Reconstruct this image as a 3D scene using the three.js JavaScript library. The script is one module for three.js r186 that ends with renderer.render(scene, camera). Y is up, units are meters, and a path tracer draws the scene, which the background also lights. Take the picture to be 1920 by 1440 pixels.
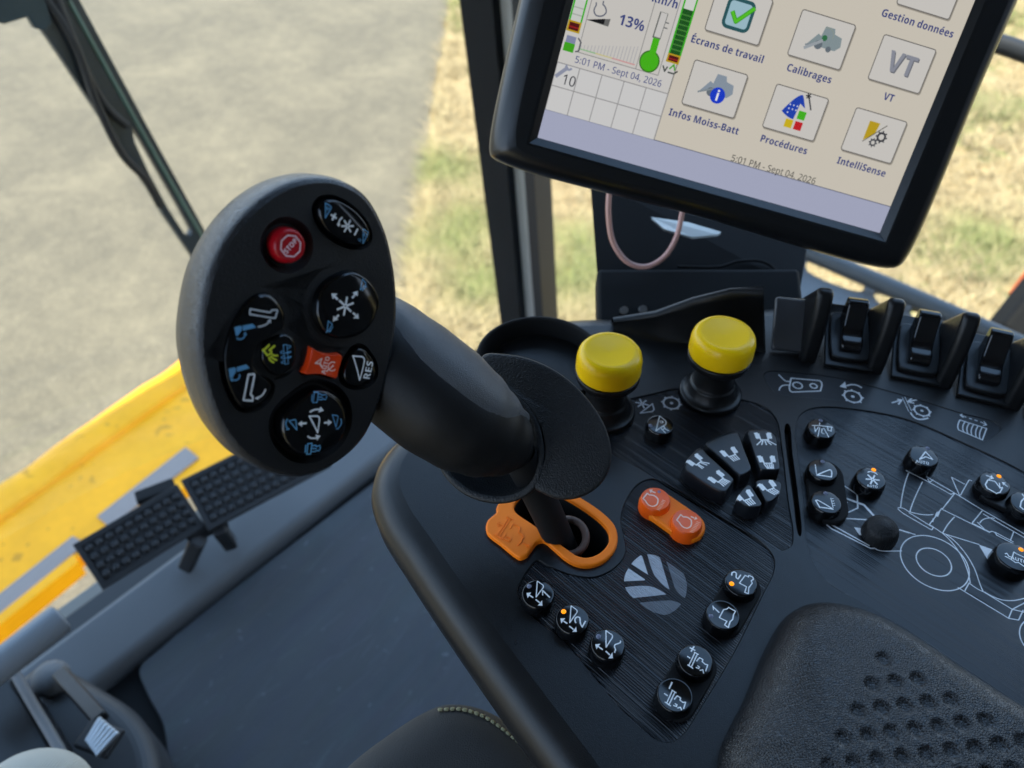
import * as THREE from 'three';
import { mergeGeometries } from 'three/addons/utils/BufferGeometryUtils.js';
import { RoundedBoxGeometry } from 'three/addons/geometries/RoundedBoxGeometry.js';

// ---------------------------------------------------------------- camera, sky, sun, exposure
const scene = new THREE.Scene();
const camera = new THREE.PerspectiveCamera(53.13, 4 / 3, 0.02, 600);
camera.position.set(0, 0.3545, 0);
camera.rotation.set(-44 * Math.PI / 180, 0, 0);
camera.focus = 0.385;
camera.userData.fStop = 8;
const renderer = new THREE.WebGLRenderer({ antialias: true });
renderer.setSize(1024, 768);
renderer.toneMapping = THREE.LinearToneMapping;
renderer.toneMappingExposure = 2.7;
renderer.shadowMap.enabled = true;

const FW = new THREE.Vector3(-0.78301, 0, -0.62201), RT = new THREE.Vector3(0.62201, 0, -0.78301);   // ahead of the machine and to its right
const cab = (f, r, y) => new THREE.Vector3().addScaledVector(FW, f).addScaledVector(RT, r).setY(y);
const SUN = cab(-0.3, -0.5, 0).setY(1.45).normalize();
{
  const W = 512, H = 256, data = new Float32Array(W * H * 4);
  for (let j = 0; j < H; j++) for (let i = 0; i < W; i++) {
    const el = ((j + 0.5) / H - 0.5) * Math.PI, az = ((i + 0.5) / W - 0.5) * 2 * Math.PI;
    const d = new THREE.Vector3(Math.cos(az) * Math.cos(el), Math.sin(el), Math.sin(az) * Math.cos(el));
    const up = Math.max(0, d.y), k = 1 - Math.pow(1 - up, 2.2), g = Math.pow(Math.max(0, d.dot(SUN)), 6);
    const lo = [3.4, 3.95, 4.6], hi = [1.0, 1.8, 3.1], o = (j * W + i) * 4;
    for (let c = 0; c < 3; c++) data[o + c] = lo[c] + (hi[c] - lo[c]) * k + [0.5, 0.46, 0.4][c] * g;
    data[o + 3] = 1;
  }
  const t = new THREE.DataTexture(data, W, H, THREE.RGBAFormat, THREE.FloatType);
  t.mapping = THREE.EquirectangularReflectionMapping; t.magFilter = t.minFilter = THREE.LinearFilter; t.needsUpdate = true;
  scene.background = t; scene.environment = t; scene.backgroundIntensity = scene.environmentIntensity = 0.3;
}
const sun = new THREE.DirectionalLight(new THREE.Color(1, 0.92, 0.76), 4.2);
sun.position.copy(SUN).multiplyScalar(12); sun.castShadow = true; sun.shadow.radius = 1;
sun.shadow.mapSize.set(2048, 2048);
Object.assign(sun.shadow.camera, { left: -12, right: 12, top: 12, bottom: -12, near: 0.5, far: 40 });
scene.add(sun, sun.target);

// ---------------------------------------------------------------- helpers
let seed = 11;
const rnd = () => { seed = (seed * 1664525 + 1013904223) >>> 0; return seed / 4294967296; };
const V3 = (a) => new THREE.Vector3(a[0], a[1], a[2]);
const names = {};
const numbered = (n) => { const k = names[n] = (names[n] ?? -1) + 1; return k ? n + '_' + String(k).padStart(3, '0') : n; };
function tag(o, label, category, group) { o.userData.label = label; if (category) o.userData.category = category; if (group) o.userData.group = group; return o; }
function thing(name, label, category, at = [0, 0, 0], group) {
  const g = new THREE.Group(); g.name = numbered(name); g.position.set(...at); scene.add(g); return tag(g, label, category, group);
}
// a part whose geometry is given in world coordinates; it is moved into its thing's own frame
function part(parent, name, geo, mat, label) {
  let root = parent; while (root.parent && root.parent !== scene) root = root.parent;
  geo.translate(-root.position.x, -root.position.y, -root.position.z);
  const m = new THREE.Mesh(geo, mat); m.name = name; m.castShadow = m.receiveShadow = true; parent.add(m);
  if (label) m.userData.label = label;
  return m;
}
function struct(name, geo, mat) {
  const m = new THREE.Mesh(geo, mat); m.name = numbered(name); m.userData.kind = 'structure'; m.castShadow = m.receiveShadow = true; scene.add(m); return m;
}
const mm = (pts) => pts.map(([a, b]) => [a / 1000, b / 1000]);
function spline(pts, closed = true, n = 0) {
  const c = new THREE.CatmullRomCurve3(pts.map(([a, b]) => new THREE.Vector3(a, 0, b)), closed, 'centripetal');
  return c.getPoints(n || pts.length * 6).slice(0, closed ? -1 : undefined).map((p) => [p.x, p.z]);
}
const area = (o) => o.reduce((s, [x, y], i) => { const [X, Y] = o[(i + 1) % o.length]; return s + x * Y - X * y; }, 0) / 2;
const ccw = (o) => (area(o) > 0 ? o : [...o].reverse());
const circle = (cx, cz, r, n = 40) => Array.from({ length: n }, (_, i) => [cx + r * Math.cos(i / n * 2 * Math.PI), cz + r * Math.sin(i / n * 2 * Math.PI)]);
function capsule(ax, az, bx, bz, r, n = 16) {
  const a = Math.atan2(bz - az, bx - ax), o = [];
  for (let i = 0; i <= n; i++) o.push([bx + r * Math.cos(a - Math.PI / 2 + i / n * Math.PI), bz + r * Math.sin(a - Math.PI / 2 + i / n * Math.PI)]);
  for (let i = 0; i <= n; i++) o.push([ax + r * Math.cos(a + Math.PI / 2 + i / n * Math.PI), az + r * Math.sin(a + Math.PI / 2 + i / n * Math.PI)]);
  return o;
}
function offset(o, d) {     // moves a closed outline outwards (d > 0)
  o = ccw(o); const n = o.length;
  return o.map(([x, y], i) => {
    const [ax, ay] = o[(i + n - 1) % n], [bx, by] = o[(i + 1) % n]; let tx = bx - ax, ty = by - ay; const l = Math.hypot(tx, ty) || 1;
    return [x + d * ty / l, y - d * tx / l];
  });
}
function grid(rows, closeU, uvOf) {     // rows of points [x,y,z] -> smooth indexed surface
  const n = rows[0].length, pos = [], uv = [], idx = [];
  rows.forEach((r) => r.forEach((p) => { pos.push(...p); uv.push(...(uvOf ? uvOf(p) : [p[0], p[2]])); }));
  const m = closeU ? n : n - 1;
  for (let j = 0; j + 1 < rows.length; j++) for (let i = 0; i < m; i++) {
    const a = j * n + i, b = j * n + (i + 1) % n, c = a + n, d = b + n; idx.push(a, c, b, b, c, d);
  }
  const g = new THREE.BufferGeometry();
  g.setAttribute('position', new THREE.Float32BufferAttribute(pos, 3)); g.setAttribute('uv', new THREE.Float32BufferAttribute(uv, 2));
  g.setIndex(idx); g.computeVertexNormals(); return g;
}
// every plane piece is laid out as (u, height, d) and moved onto its plane by a frame
function skin(outline, profile) {     // wall round an outline, profile = [[offset outwards, height], ...]
  return grid(profile.map(([d, y]) => offset(outline, d).map(([u, v]) => [u, y, v])), true);
}
function dome(outline, h, { top = 0, edge = 0.16, skirt = 0.002, centre, rings = 14 } = {}) {     // a button: rounded edge, swelling (or dished, top < 0) face
  const o = ccw(outline); const c = centre ?? o.reduce((s, p) => [s[0] + p[0] / o.length, s[1] + p[1] / o.length], [0, 0]);
  const rows = [o.map(([u, v]) => [u, -skirt, v])], steps = [];
  for (let k = 0; k <= 6; k++) { const a = k / 6 * Math.PI / 2; steps.push([1 - edge * (1 - Math.cos(a)), Math.sin(a)]); }
  for (let k = 1; k <= rings; k++) steps.push([(1 - edge) * (1 - k / rings), 1]);
  for (const [s, t] of steps) rows.push(o.map(([u, v]) => [c[0] + (u - c[0]) * s, h * t + top * (1 - Math.min(1, s / (1 - edge)) ** 2), c[1] + (v - c[1]) * s]));
  return grid(rows, true);
}
const toShape = (o, holes = []) => {
  const s = new THREE.Shape(o.map(([u, v]) => new THREE.Vector2(u, -v)));
  s.holes = holes.map((h) => new THREE.Path(h.map(([u, v]) => new THREE.Vector2(u, -v)))); return s;
};
const planUV = (g) => { const p = g.attributes.position, uv = g.attributes.uv; for (let i = 0; i < p.count; i++) uv.setXY(i, p.getX(i), p.getZ(i)); return g; };
const sheet = (o, holes, y = 0) => planUV(new THREE.ShapeGeometry(toShape(o, holes)).rotateX(-Math.PI / 2).translate(0, y, 0));
const slab = (o, holes, y, h, bevel = 0, seg = 3) => planUV(new THREE.ExtrudeGeometry(toShape(o, holes), { depth: h - 2 * bevel, bevelEnabled: bevel > 0, bevelThickness: bevel, bevelSize: bevel, bevelOffset: -bevel, bevelSegments: seg, curveSegments: 4 }).rotateX(-Math.PI / 2).translate(0, y + bevel, 0));
const frame = ({ o, u, n, d }) => new THREE.Matrix4().makeBasis(V3(u), V3(n), V3(d)).setPosition(V3(o));
function boxUV(g) {     // uv in metres from the three axes
  g = g.index ? g.toNonIndexed() : g; const p = g.attributes.position, uv = new Float32Array(p.count * 2), a = new THREE.Vector3(), b = new THREE.Vector3(), c = new THREE.Vector3();
  for (let i = 0; i < p.count; i += 3) {
    a.fromBufferAttribute(p, i); b.fromBufferAttribute(p, i + 1).sub(a); c.fromBufferAttribute(p, i + 2).sub(a); b.cross(c);
    const x = Math.abs(b.x), y = Math.abs(b.y), z = Math.abs(b.z), k = y >= x && y >= z ? [0, 2] : x >= z ? [2, 1] : [0, 1];
    for (let j = 0; j < 3; j++) { uv[(i + j) * 2] = p.array[(i + j) * 3 + k[0]]; uv[(i + j) * 2 + 1] = p.array[(i + j) * 3 + k[1]]; }
  }
  g.setAttribute('uv', new THREE.BufferAttribute(uv, 2)); return g;
}
const merge = (list) => mergeGeometries(list.map((g) => { g = g.index ? g.toNonIndexed() : g; for (const k of Object.keys(g.attributes)) if (!['position', 'normal', 'uv'].includes(k)) g.deleteAttribute(k); return g; }));
function tube(pts, r, n = 40, seg = 10) { return new THREE.TubeGeometry(new THREE.CatmullRomCurve3(pts.map(V3)), n, r, seg); }
function bar(a, b, w, h, up = [0, 1, 0], round = 0) {     // a box from a to b
  a = V3(a); b = V3(b); const L = a.distanceTo(b), x = b.clone().sub(a).normalize(), z = x.clone().cross(V3(up)).normalize(), y = z.clone().cross(x);
  const g = round ? new RoundedBoxGeometry(L, h, w, 3, round) : new THREE.BoxGeometry(L, h, w);
  return g.applyMatrix4(new THREE.Matrix4().makeBasis(x, y, z).setPosition(a.add(b).multiplyScalar(0.5)));
}
function loft(sections, n = 28) {     // sections {c, r, ax: [x axis, y axis], k} -> swept body
  const rows = sections.map(({ c, x, y, a, b, p = 2 }) => Array.from({ length: n }, (_, i) => {
    const t = i / n * 2 * Math.PI, ct = Math.cos(t), st = Math.sin(t), e = 2 / p, s = (v) => Math.sign(v) * Math.abs(v) ** e;
    return [0, 1, 2].map((k) => c[k] + x[k] * a * s(ct) + y[k] * b * s(st));
  }));
  return grid(rows, true);
}

// ---------------------------------------------------------------- textures
const canvas = (w, h) => { const c = document.createElement('canvas'); c.width = w; c.height = h; return [c, c.getContext('2d')]; };
function texture(c, srgb = true) { const t = new THREE.CanvasTexture(c); t.flipY = false; t.wrapS = t.wrapT = THREE.RepeatWrapping; t.magFilter = THREE.LinearFilter; if (srgb) t.colorSpace = THREE.SRGBColorSpace; return t; }
function field(n, fn, srgb) {     // n x n tile from fn(x, y) -> value or [r, g, b]
  const d = new Uint8Array(n * n * 4);
  for (let j = 0; j < n; j++) for (let i = 0; i < n; i++) { const v = fn(i, j), o = (j * n + i) * 4, c = Array.isArray(v) ? v : [v, v, v]; for (let k = 0; k < 3; k++) d[o + k] = Math.max(0, Math.min(255, c[k])); d[o + 3] = 255; }
  const t = new THREE.DataTexture(d, n, n); t.wrapS = t.wrapT = THREE.RepeatWrapping; t.magFilter = THREE.LinearFilter; if (srgb) t.colorSpace = THREE.SRGBColorSpace; t.needsUpdate = true; return t;
}
function noiseTile(n, cell, s) {     // tileable value noise with `cell` cells a side
  let q = s >>> 0; const R = () => { q = (q * 1664525 + 1013904223) >>> 0; return q / 4294967296; };
  const g = Float32Array.from({ length: cell * cell }, R), at = (i, j) => g[((j % cell + cell) % cell) * cell + (i % cell + cell) % cell];
  return (x, y) => { const u = x / n * cell, v = y / n * cell, i = Math.floor(u), j = Math.floor(v), a = u - i, b = v - j, A = a * a * (3 - 2 * a), B = b * b * (3 - 2 * b); return (at(i, j) * (1 - A) + at(i + 1, j) * A) * (1 - B) + (at(i, j + 1) * (1 - A) + at(i + 1, j + 1) * A) * B; };
}
const tiled = (t, metres) => { const c = t.clone(); c.repeat.set(1 / metres, 1 / metres); c.needsUpdate = true; return c; };
const nA = noiseTile(512, 128, 5), nB = noiseTile(512, 40, 9), nC = noiseTile(512, 8, 3), nD = noiseTile(512, 256, 21);
const grainTile = field(512, (x, y) => 70 + 120 * nA(x, y) + 60 * nD(x, y));
// pebbled leather grain: distance to the nearest of a jittered set of points
const pebbleTile = (() => {
  const N = 36, n = 512, pts = Array.from({ length: N * N }, () => [rnd(), rnd()]);
  return field(n, (x, y) => {
    const u = x / n * N, v = y / n * N, i = Math.floor(u), j = Math.floor(v); let d1 = 9, d2 = 9;
    for (let b = -1; b < 2; b++) for (let a = -1; a < 2; a++) { const I = i + a, J = j + b, p = pts[((J + N) % N) * N + (I + N) % N], d = Math.hypot(I + p[0] - u, (J + p[1] - v)); if (d < d1) { d2 = d1; d1 = d; } else if (d < d2) d2 = d; }
    return 255 * Math.min(1, (d2 - d1) * 2.2) * (0.75 + 0.25 * nB(x, y));
  });
})();
const brushTile = (() => {     // long ridges of uneven height
  const n = 40, amp = Float32Array.from({ length: n }, () => 0.25 + 0.75 * rnd()), ph = Float32Array.from({ length: n }, () => (rnd() - 0.5) * 0.5);
  return field(512, (x, y) => { const u = y / 512 * n, k = Math.floor(u) % n, e = u - Math.floor(u) - 0.5 - ph[k] * 0.6, w = Math.max(0, 1 - Math.abs(e) * 2.6); return 255 * w * w * (3 - 2 * w) * amp[k] * (0.75 + 0.25 * nC(x, (k * 37) % 512)); });
})();

const C3 = (r, g, b) => new THREE.Color().setRGB(r, g, b);
const std = (o) => new THREE.MeshPhysicalMaterial(o);
const bump = (t, m, s) => ({ bumpMap: tiled(t, m), bumpScale: s });
const smudge = field(512, (x, y) => 255 * (0.62 + 0.22 * nC(x, y) + 0.11 * nB(x, y) + 0.05 * nA(x, y)));
const M = {
  housing: std({ color: C3(0.0075, 0.0077, 0.0082), specularIntensity: 0.72, roughness: 0.42, roughnessMap: tiled(smudge, 0.21), ...bump(grainTile, 0.03, 0.00008) }),
  housingDark: std({ color: C3(0.006, 0.006, 0.0064), specularIntensity: 0.5, roughness: 0.75 }),
  head: std({ color: C3(0.01, 0.01, 0.0105), roughness: 0.46, ...bump(grainTile, 0.035, 0.00014) }),
  leather: std({ color: C3(0.08, 0.081, 0.084), sheen: 1, sheenRoughness: 0.5, sheenColor: C3(0.5, 0.5, 0.5), roughness: 0.42, ...bump(pebbleTile, 0.022, 0.0001) }),
  gripLow: std({ color: C3(0.006, 0.006, 0.0063), specularIntensity: 0.7, roughness: 0.5, ...bump(grainTile, 0.03, 0.00012) }),
  rough: std({ color: C3(0.012, 0.012, 0.0125), specularIntensity: 0.65, roughness: 0.5, ...bump(grainTile, 0.06, 0.0005) }),
  pad: std({ color: C3(0.012, 0.0122, 0.013), roughness: 0.25, ...bump(pebbleTile, 0.036, 0.0002) }),
  gloss: std({ color: C3(0.008, 0.008, 0.009), roughness: 0.12 }),
  rubber: std({ color: C3(0.015, 0.015, 0.016), roughness: 0.55 }),
  orange: std({ color: C3(1.0, 0.21, 0.006), roughness: 0.5, specularIntensity: 0.5, ...bump(grainTile, 0.03, 0.00006) }),
  yellowKnob: std({ color: C3(1.0, 0.61, 0.004), specularIntensity: 0.7, roughness: 0.28 }),
  led: std({ color: C3(0.3, 0.1, 0.0), emissive: C3(1, 0.3, 0.0), emissiveIntensity: 0.5, roughness: 0.4 }),
  ledOff: std({ color: C3(0.16, 0.17, 0.24), roughness: 0.25 }),
  bezel: std({ color: C3(0.008, 0.0085, 0.0095), roughness: 0.28, ...bump(grainTile, 0.03, 0.00004) }),
  mat: null, glass: std({ color: C3(0.96, 0.98, 0.97), roughness: 0, transmission: 1, thickness: 0, ior: 1.5 }),
  paintYellow: std({ color: C3(0.72, 0.4, 0.02), roughness: 0.35, roughnessMap: null }),
  grey: std({ color: C3(0.115, 0.117, 0.12), roughness: 0.6, ...bump(grainTile, 0.06, 0.0002) }),
  steel: std({ color: C3(0.45, 0.46, 0.47), roughness: 0.35, metalness: 0.8 }),
  cable: std({ color: C3(0.6, 0.33, 0.28), roughness: 0.4 }),
  white: std({ color: C3(0.5, 0.52, 0.5), roughness: 0.5 }),
  lining: std({ color: C3(0.1, 0.1, 0.1), roughness: 0.9 }),
};

// ---------------------------------------------------------------- printing
const INK = '#eeeeec', BLUE = '#659fc6', LIME = '#d3d83a';
function inks(ctx) {
  ctx.lineCap = 'butt'; ctx.lineJoin = 'round';
  const api = {
    line(d, w = 0.5, c = INK) { ctx.strokeStyle = c; ctx.lineWidth = w; ctx.stroke(new Path2D(d)); return api; },
    fill(d, c = INK) { ctx.fillStyle = c; ctx.fill(new Path2D(d)); return api; },
    disc([x, y], r, c = INK) { ctx.fillStyle = c; ctx.beginPath(); ctx.arc(x, y, r, 0, 7); ctx.fill(); return api; },
    ring([x, y], r, w = 0.5, c = INK, a = 0, b = 2 * Math.PI) { ctx.strokeStyle = c; ctx.lineWidth = w; ctx.beginPath(); ctx.arc(x, y, r, a, b); ctx.stroke(); return api; },
    rays([x, y], r0, r1, n, w, a0 = 0, c = INK) { for (let k = 0; k < n; k++) { const a = a0 + k / n * 2 * Math.PI; api.line(`M${x + r0 * Math.cos(a)},${y + r0 * Math.sin(a)}L${x + r1 * Math.cos(a)},${y + r1 * Math.sin(a)}`, w, c); } return api; },
    text(s, [x, y], size, deg = 0, c = INK, align = 'center', bold = true) {
      ctx.save(); ctx.translate(x, y); ctx.rotate(deg * Math.PI / 180); ctx.scale(size / 40, size / 40); ctx.font = (bold ? 'bold ' : '') + '40px sans-serif'; ctx.textAlign = align; ctx.textBaseline = 'middle'; ctx.fillStyle = c; ctx.fillText(s, 0, 0); ctx.restore(); return api;
    },
  };
  return api;
}
function printed(x0, y0, w, h, px, base) {     // a canvas of w x h mm at px pixels per mm, drawn in mm
  const [c, ctx] = canvas(Math.round(w * px), Math.round(h * px));
  ctx.fillStyle = base; ctx.fillRect(0, 0, c.width, c.height); ctx.scale(px, px); ctx.translate(-x0, -y0);
  const t = texture(c); t.wrapS = t.wrapT = THREE.ClampToEdgeWrapping;
  t.repeat.set(1000 / w, 1000 / h); t.offset.set(-x0 / w, -y0 / h);
  return { ctx, t, ...inks(ctx) };
}

// caps of the console buttons (plan millimetres)
const capPrint = printed(-20, -410, 350, 330, 5.8, '#08090b');
{
  const p = capPrint;
  p.fill('M101.3,-324.6 L143.0,-324.6 L171.7,-324.6 L158.1,-263.3 L139.3,-247.1 L113.8,-250.6 L93.3,-272.7Z', '#17191d');  // spreader key tops filled paler, a reflection put into their colour
  p.disc([[81.0,-266.4]][0], 11, '#f05a0a').disc([[96.3,-251.4]][0], 11, '#f05a0a');
  // header height buttons
  p.line('M13.0,-213.5 L15.9,-211.0 Q16.3,-210.0 15.6,-209.0 L12.2,-204.1Z', 0.62).line('M10.8,-203.7 L8.6,-205.4', 0.75).fill('M7.3,-206.6 L9.7,-206.7 L7.9,-203.5Z')
   .line('M11.9,-202.8 L13.9,-201.0', 0.75).fill('M15.3,-199.4 L12.8,-199.5 L15.2,-202.5Z').line('M15.6,-207.7 L19.2,-203.9', 0.85).line('M15.5,-208.1 L15.5,-205.0', 0.6);
  p.line('M29.6,-199.4 L32.3,-196.9 Q32.6,-195.9 31.9,-195.0 L28.4,-190.0Z', 0.62).line('M27.2,-189.5 L25.3,-191.0', 0.75).fill('M23.8,-192.5 L26.3,-192.4 L24.2,-189.7Z')
   .line('M28.0,-188.3 L30.1,-186.5', 0.75).fill('M31.6,-185.3 L29.3,-185.2 L31.5,-188.1Z').line('M31.5,-189.8 C30.2,-191.4 31.7,-193.6 33.0,-193.0 C34.4,-192.4 32.6,-190.3 34.4,-187.9 L36.3,-191.2', 0.8);
  p.line('M45.8,-186.0 L48.6,-183.5 Q48.9,-182.8 48.4,-181.9 L45.1,-177.1Z', 0.62).line('M43.5,-175.9 L41.4,-177.6', 0.75).fill('M40.0,-178.9 L42.6,-179.0 L40.4,-176.2Z')
   .line('M44.7,-175.3 L46.6,-173.3', 0.75).fill('M48.0,-171.8 L45.6,-171.7 L48.0,-174.8Z').line('M52.4,-180.7 C52.7,-178.6 49.4,-179.5 49.1,-177.6 C49.0,-176.4 50.2,-177.1 48.9,-174.4', 0.7);
  // machine position buttons 2 and 1
  p.line('M113.6,-216.6 C113.5,-218.8 115.9,-219.6 116.1,-217.8 C116.1,-216.1 114.7,-215.8 116.2,-214.4 L118.3,-217.1', 0.75).line('M120.4,-216.6 L121.9,-215.8 L122.4,-216.8 L124.2,-215.8 L124.2,-214.5 L122.8,-213.5 L123.1,-212.2 L121.5,-210.3 L120.8,-209.7 L119.8,-206.2 L118.1,-206.9 L119.6,-210.0 L116.4,-212.0Z', 0.65);
  p.line('M100.6,-199.2 L103.3,-196.1', 0.75).line('M100.6,-199.8 L100.6,-197.3', 0.55).line('M105.7,-197.7 L107.4,-198.0 L108.4,-198.8 L110.1,-197.5 L111.3,-196.6 L110.0,-194.7 L109.1,-192.3 L107.6,-191.1 L105.9,-187.7 L104.5,-189.3 L106.1,-191.4 L102.8,-193.4Z', 0.65);
  // unloading plus and minus
  p.line('M85.2,-177.2 L87.6,-175.5 M87.5,-177.9 L85.4,-174.9', 0.75).line('M83.2,-172.7 L84.6,-171.6', 0.65).line('M86.8,-174.8 L88.9,-173.4 M88.2,-173.6 L84.3,-167.3 L83.3,-168.1 L87.1,-174.2 M82.7,-168.5 L85.1,-166.6', 0.6)
   .line('M87.2,-170.1 L89.0,-171.9 L90.4,-171.0 L89.9,-169.9 L91.1,-168.7 L92.3,-168.5 L90.7,-165.3 M86.3,-167.2 L87.6,-166.6 L88.2,-167.3 L87.2,-168.0 M87.9,-165.7 L89.5,-166.1 L89.7,-164.3', 0.6);
  p.line('M74.4,-160.4 L72.5,-157.3', 0.75).line('M69.9,-155.2 L71.5,-154.1', 0.65).line('M73.6,-156.9 L75.7,-155.4 M75.0,-155.8 L71.3,-149.8 L70.4,-150.6 L73.9,-156.5 M69.6,-151.2 L72.2,-149.3', 0.6)
   .line('M74.1,-152.4 L75.8,-154.1 L77.2,-153.2 L76.8,-152.1 L77.8,-151.0 L79.1,-151.0 L77.6,-147.9 M73.2,-149.7 L74.6,-149.1 L75.1,-149.9 L74.1,-150.5 M74.9,-148.3 L76.4,-148.7 L76.7,-147.3', 0.6);
  // reverse button
  p.line('M92.0,-330.5 L94.9,-326.5 Q95.6,-324.8 94.6,-322.9 L88.0,-317.9Z', 0.75, '#c8c9c6').ring([[92.4,-325.1]][0], 1.0, 0.5, '#c8c9c6').disc([[92.8,-325.1]][0], 0.5, '#c8c9c6').line('M91.4,-319.8 L93.7,-316.1 M92.0,-320.7 L93.6,-321.0 L93.6,-319.5 L92.3,-319.0 M93.4,-319.8 L96.0,-317.8', 0.75, '#c8c9c6');
  // engine buttons
  const P1 = '#f6c9b4';
  p.line('M76.5,-269.6 L77.7,-268.6 Q81.0,-268.9 82.1,-265.8 Q81.8,-260.9 78.2,-260.5 Q75.7,-260.9 74.9,-264.3 L73.7,-265.8Z', 0.75, P1).line('M81.3,-270.1 L79.3,-271.0', 0.8, P1).fill('M77.8,-272.1 L80.1,-272.4 L78.6,-269.7Z', P1);
  p.line('M93.1,-254.9 L94.4,-253.5 Q97.2,-253.8 98.4,-251.2 Q98.3,-246.5 95.1,-245.9 Q92.5,-246.2 91.6,-249.7 L90.4,-251.2Z', 0.75, P1).line('M98.5,-253.7 L100.3,-252.6', 0.8, P1).fill('M101.9,-251.8 L99.9,-251.5 L101.2,-253.6Z', P1);
  for (const [[ax, ay], [bx, by]] of [[[85.2,-264.6],[81.2,-258.1]], [[101.9,-249.7],[97.2,-243.3]]]) for (let k = 0; k < 8; k++) { const x = ax + (bx - ax) * k / 7, y = ay + (by - ay) * k / 7; p.line(`M${x - 0.9},${y - 0.5}l1.8,1`, 0.3, P1); }
  p.disc([[83.4,-270.7]][0], 1.0, '#8d6a86');
  // spreader keys
  const glyph = ([x, y], deg, rays) => {
    p.ctx.save(); p.ctx.translate(x, y); p.ctx.rotate(deg * Math.PI / 180); p.ctx.scale(1.05, 1.05);
    for (const s of [-1, 1]) { p.line(`M${s * 5},-4.2L${s * 3.2},-4.6L${s * 3},-0.8L${s * 4.6},-0.6`, 1.1).line(`M${s * 4.2},-4.4L${s * 4.2},-1`, 1.2).line(`M${s * 2.4},-4.4L${s * 2.2},0.6L0,0.6`, 0.9); }
    for (const [a, b] of rays) p.line(`M${a},1.1L${b},4.6`, 0.8);
    p.ctx.restore();
  };
  glyph([[151.9,-309.6]][0], 0, [[-1.8, -5.4], [-1, -2.6], [0, 0.2], [1, 3], [1.8, 5.8]]);
  glyph([[149.6,-291.2]][0], 0, [[-2.4, -1], [-1, -0.3], [0.4, 0.5], [1.6, 1.2], [2.6, 2]]);
  glyph([[129.6,-297.0]][0], -22, [[-2, -1.2], [-0.8, 0], [0.6, 1.2], [2, 2.4]]);
  glyph([[108.8,-291.2]][0], -40, [[-1.6, -1.6], [-0.8, -0.4], [1, 2.4], [1.8, 4.4]]);
  glyph([[119.1,-278.5]][0], -40, [[-1.8, -2], [-0.8, -0.6], [0.2, 0.6], [1.2, 1.8], [2, 3]]);
  glyph([[131.6,-264.8]][0], -22, [[-2, -1.2], [-0.8, 0], [0.6, 1.2], [2, 2.2]]);
  glyph([[146.2,-272.0]][0], -22, [[-2, 0], [-0.8, 1.2], [0.6, 2.4], [2, 3.6]]);
  // right hand panel
  p.line('M184.7,-322.4 L197.1,-320.9', 0.75).line('M185.9,-321.6 L185.2,-317.2 L188.1,-320.8 M188.8,-320.4 L185.8,-313.5 M191.0,-320.0 L192.2,-312.8 M193.8,-321.2 L193.2,-318.0 L195.0,-317.6 L196.4,-321.2 M190.0,-319.6 L188.7,-316.0 L190.2,-315.2 M189.1,-322.4 L190.0,-324.4', 0.6);
  p.line('M176.6,-283.3 L185.2,-287.1 Q186.6,-286.5 184.4,-281.8Z', 0.85).line('M177.8,-291.2 L176.5,-284.0', 0.5).line('M177.0,-290.5 L178.0,-290.7 M176.7,-289.0 L177.7,-289.2 M176.4,-287.6 L177.4,-287.8 M176.1,-286.1 L177.1,-286.3', 0.35);
  p.line('M170.6,-264.9 L171.8,-265.0 L178.5,-258.8 L171.5,-260.3Z', 0.75).line('M179.4,-266.6 L178.8,-259.6', 0.5).line('M179.6,-265.9 L181.0,-266.2 M179.4,-264.2 L180.9,-264.5 M179.2,-262.5 L180.7,-262.9 M179.0,-261.2 L180.5,-261.5', 0.45);
  p.rays([[207.5,-279.7]][0], 0.3, 4, 6, 1.05, 0.1).line('M206.5,-285.1 C208.8,-286.6 211.0,-285.1 211.6,-283.5', 0.8).text('AUTO', [[205.9,-275.1]][0], 2.2, 10);
  p.line('M246.2,-300.9 L248.0,-294.9 L244.6,-296.8 L240.5,-295.0Z', 0.8).text('AUTO', [[241.4,-292.9]][0], 2.8, 16);
  p.line('M273.7,-279.4 L277.2,-278.3 L278.0,-273.6 L279.7,-274.0 L277.0,-270.8 L274.6,-270.1 L270.9,-273.6 L271.0,-276.3Z M274.2,-279.8 L277.8,-280.9 M278.1,-274.0 L279.3,-277.3', 0.75).line('M274.4,-283.1 L276.4,-281.7 M283.1,-274.6 L281.9,-276.5', 0.7).fill('M277.3,-280.4 L275.4,-281.3 L277.8,-283.4Z').fill('M281.1,-278.2 L283.2,-277.6 L280.8,-275.4Z');
  p.line('M288.9,-269.7 L289.0,-266.9 L285.6,-264.1 L283.4,-260.6 L284.4,-258.5', 0.75);
  p.text('AUTO', [[266.2,-225.8]][0], 3.1, 22).line('M260.5,-229.6 L261.7,-230.0 L261.9,-228.0 L263.2,-227.4 L265.8,-230.8 L266.5,-229.6 L270.0,-227.4 M259.9,-228.3 L261.9,-226.5 L263.6,-224.3 L265.1,-224.3 L267.4,-221.9', 0.6);
}

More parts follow.
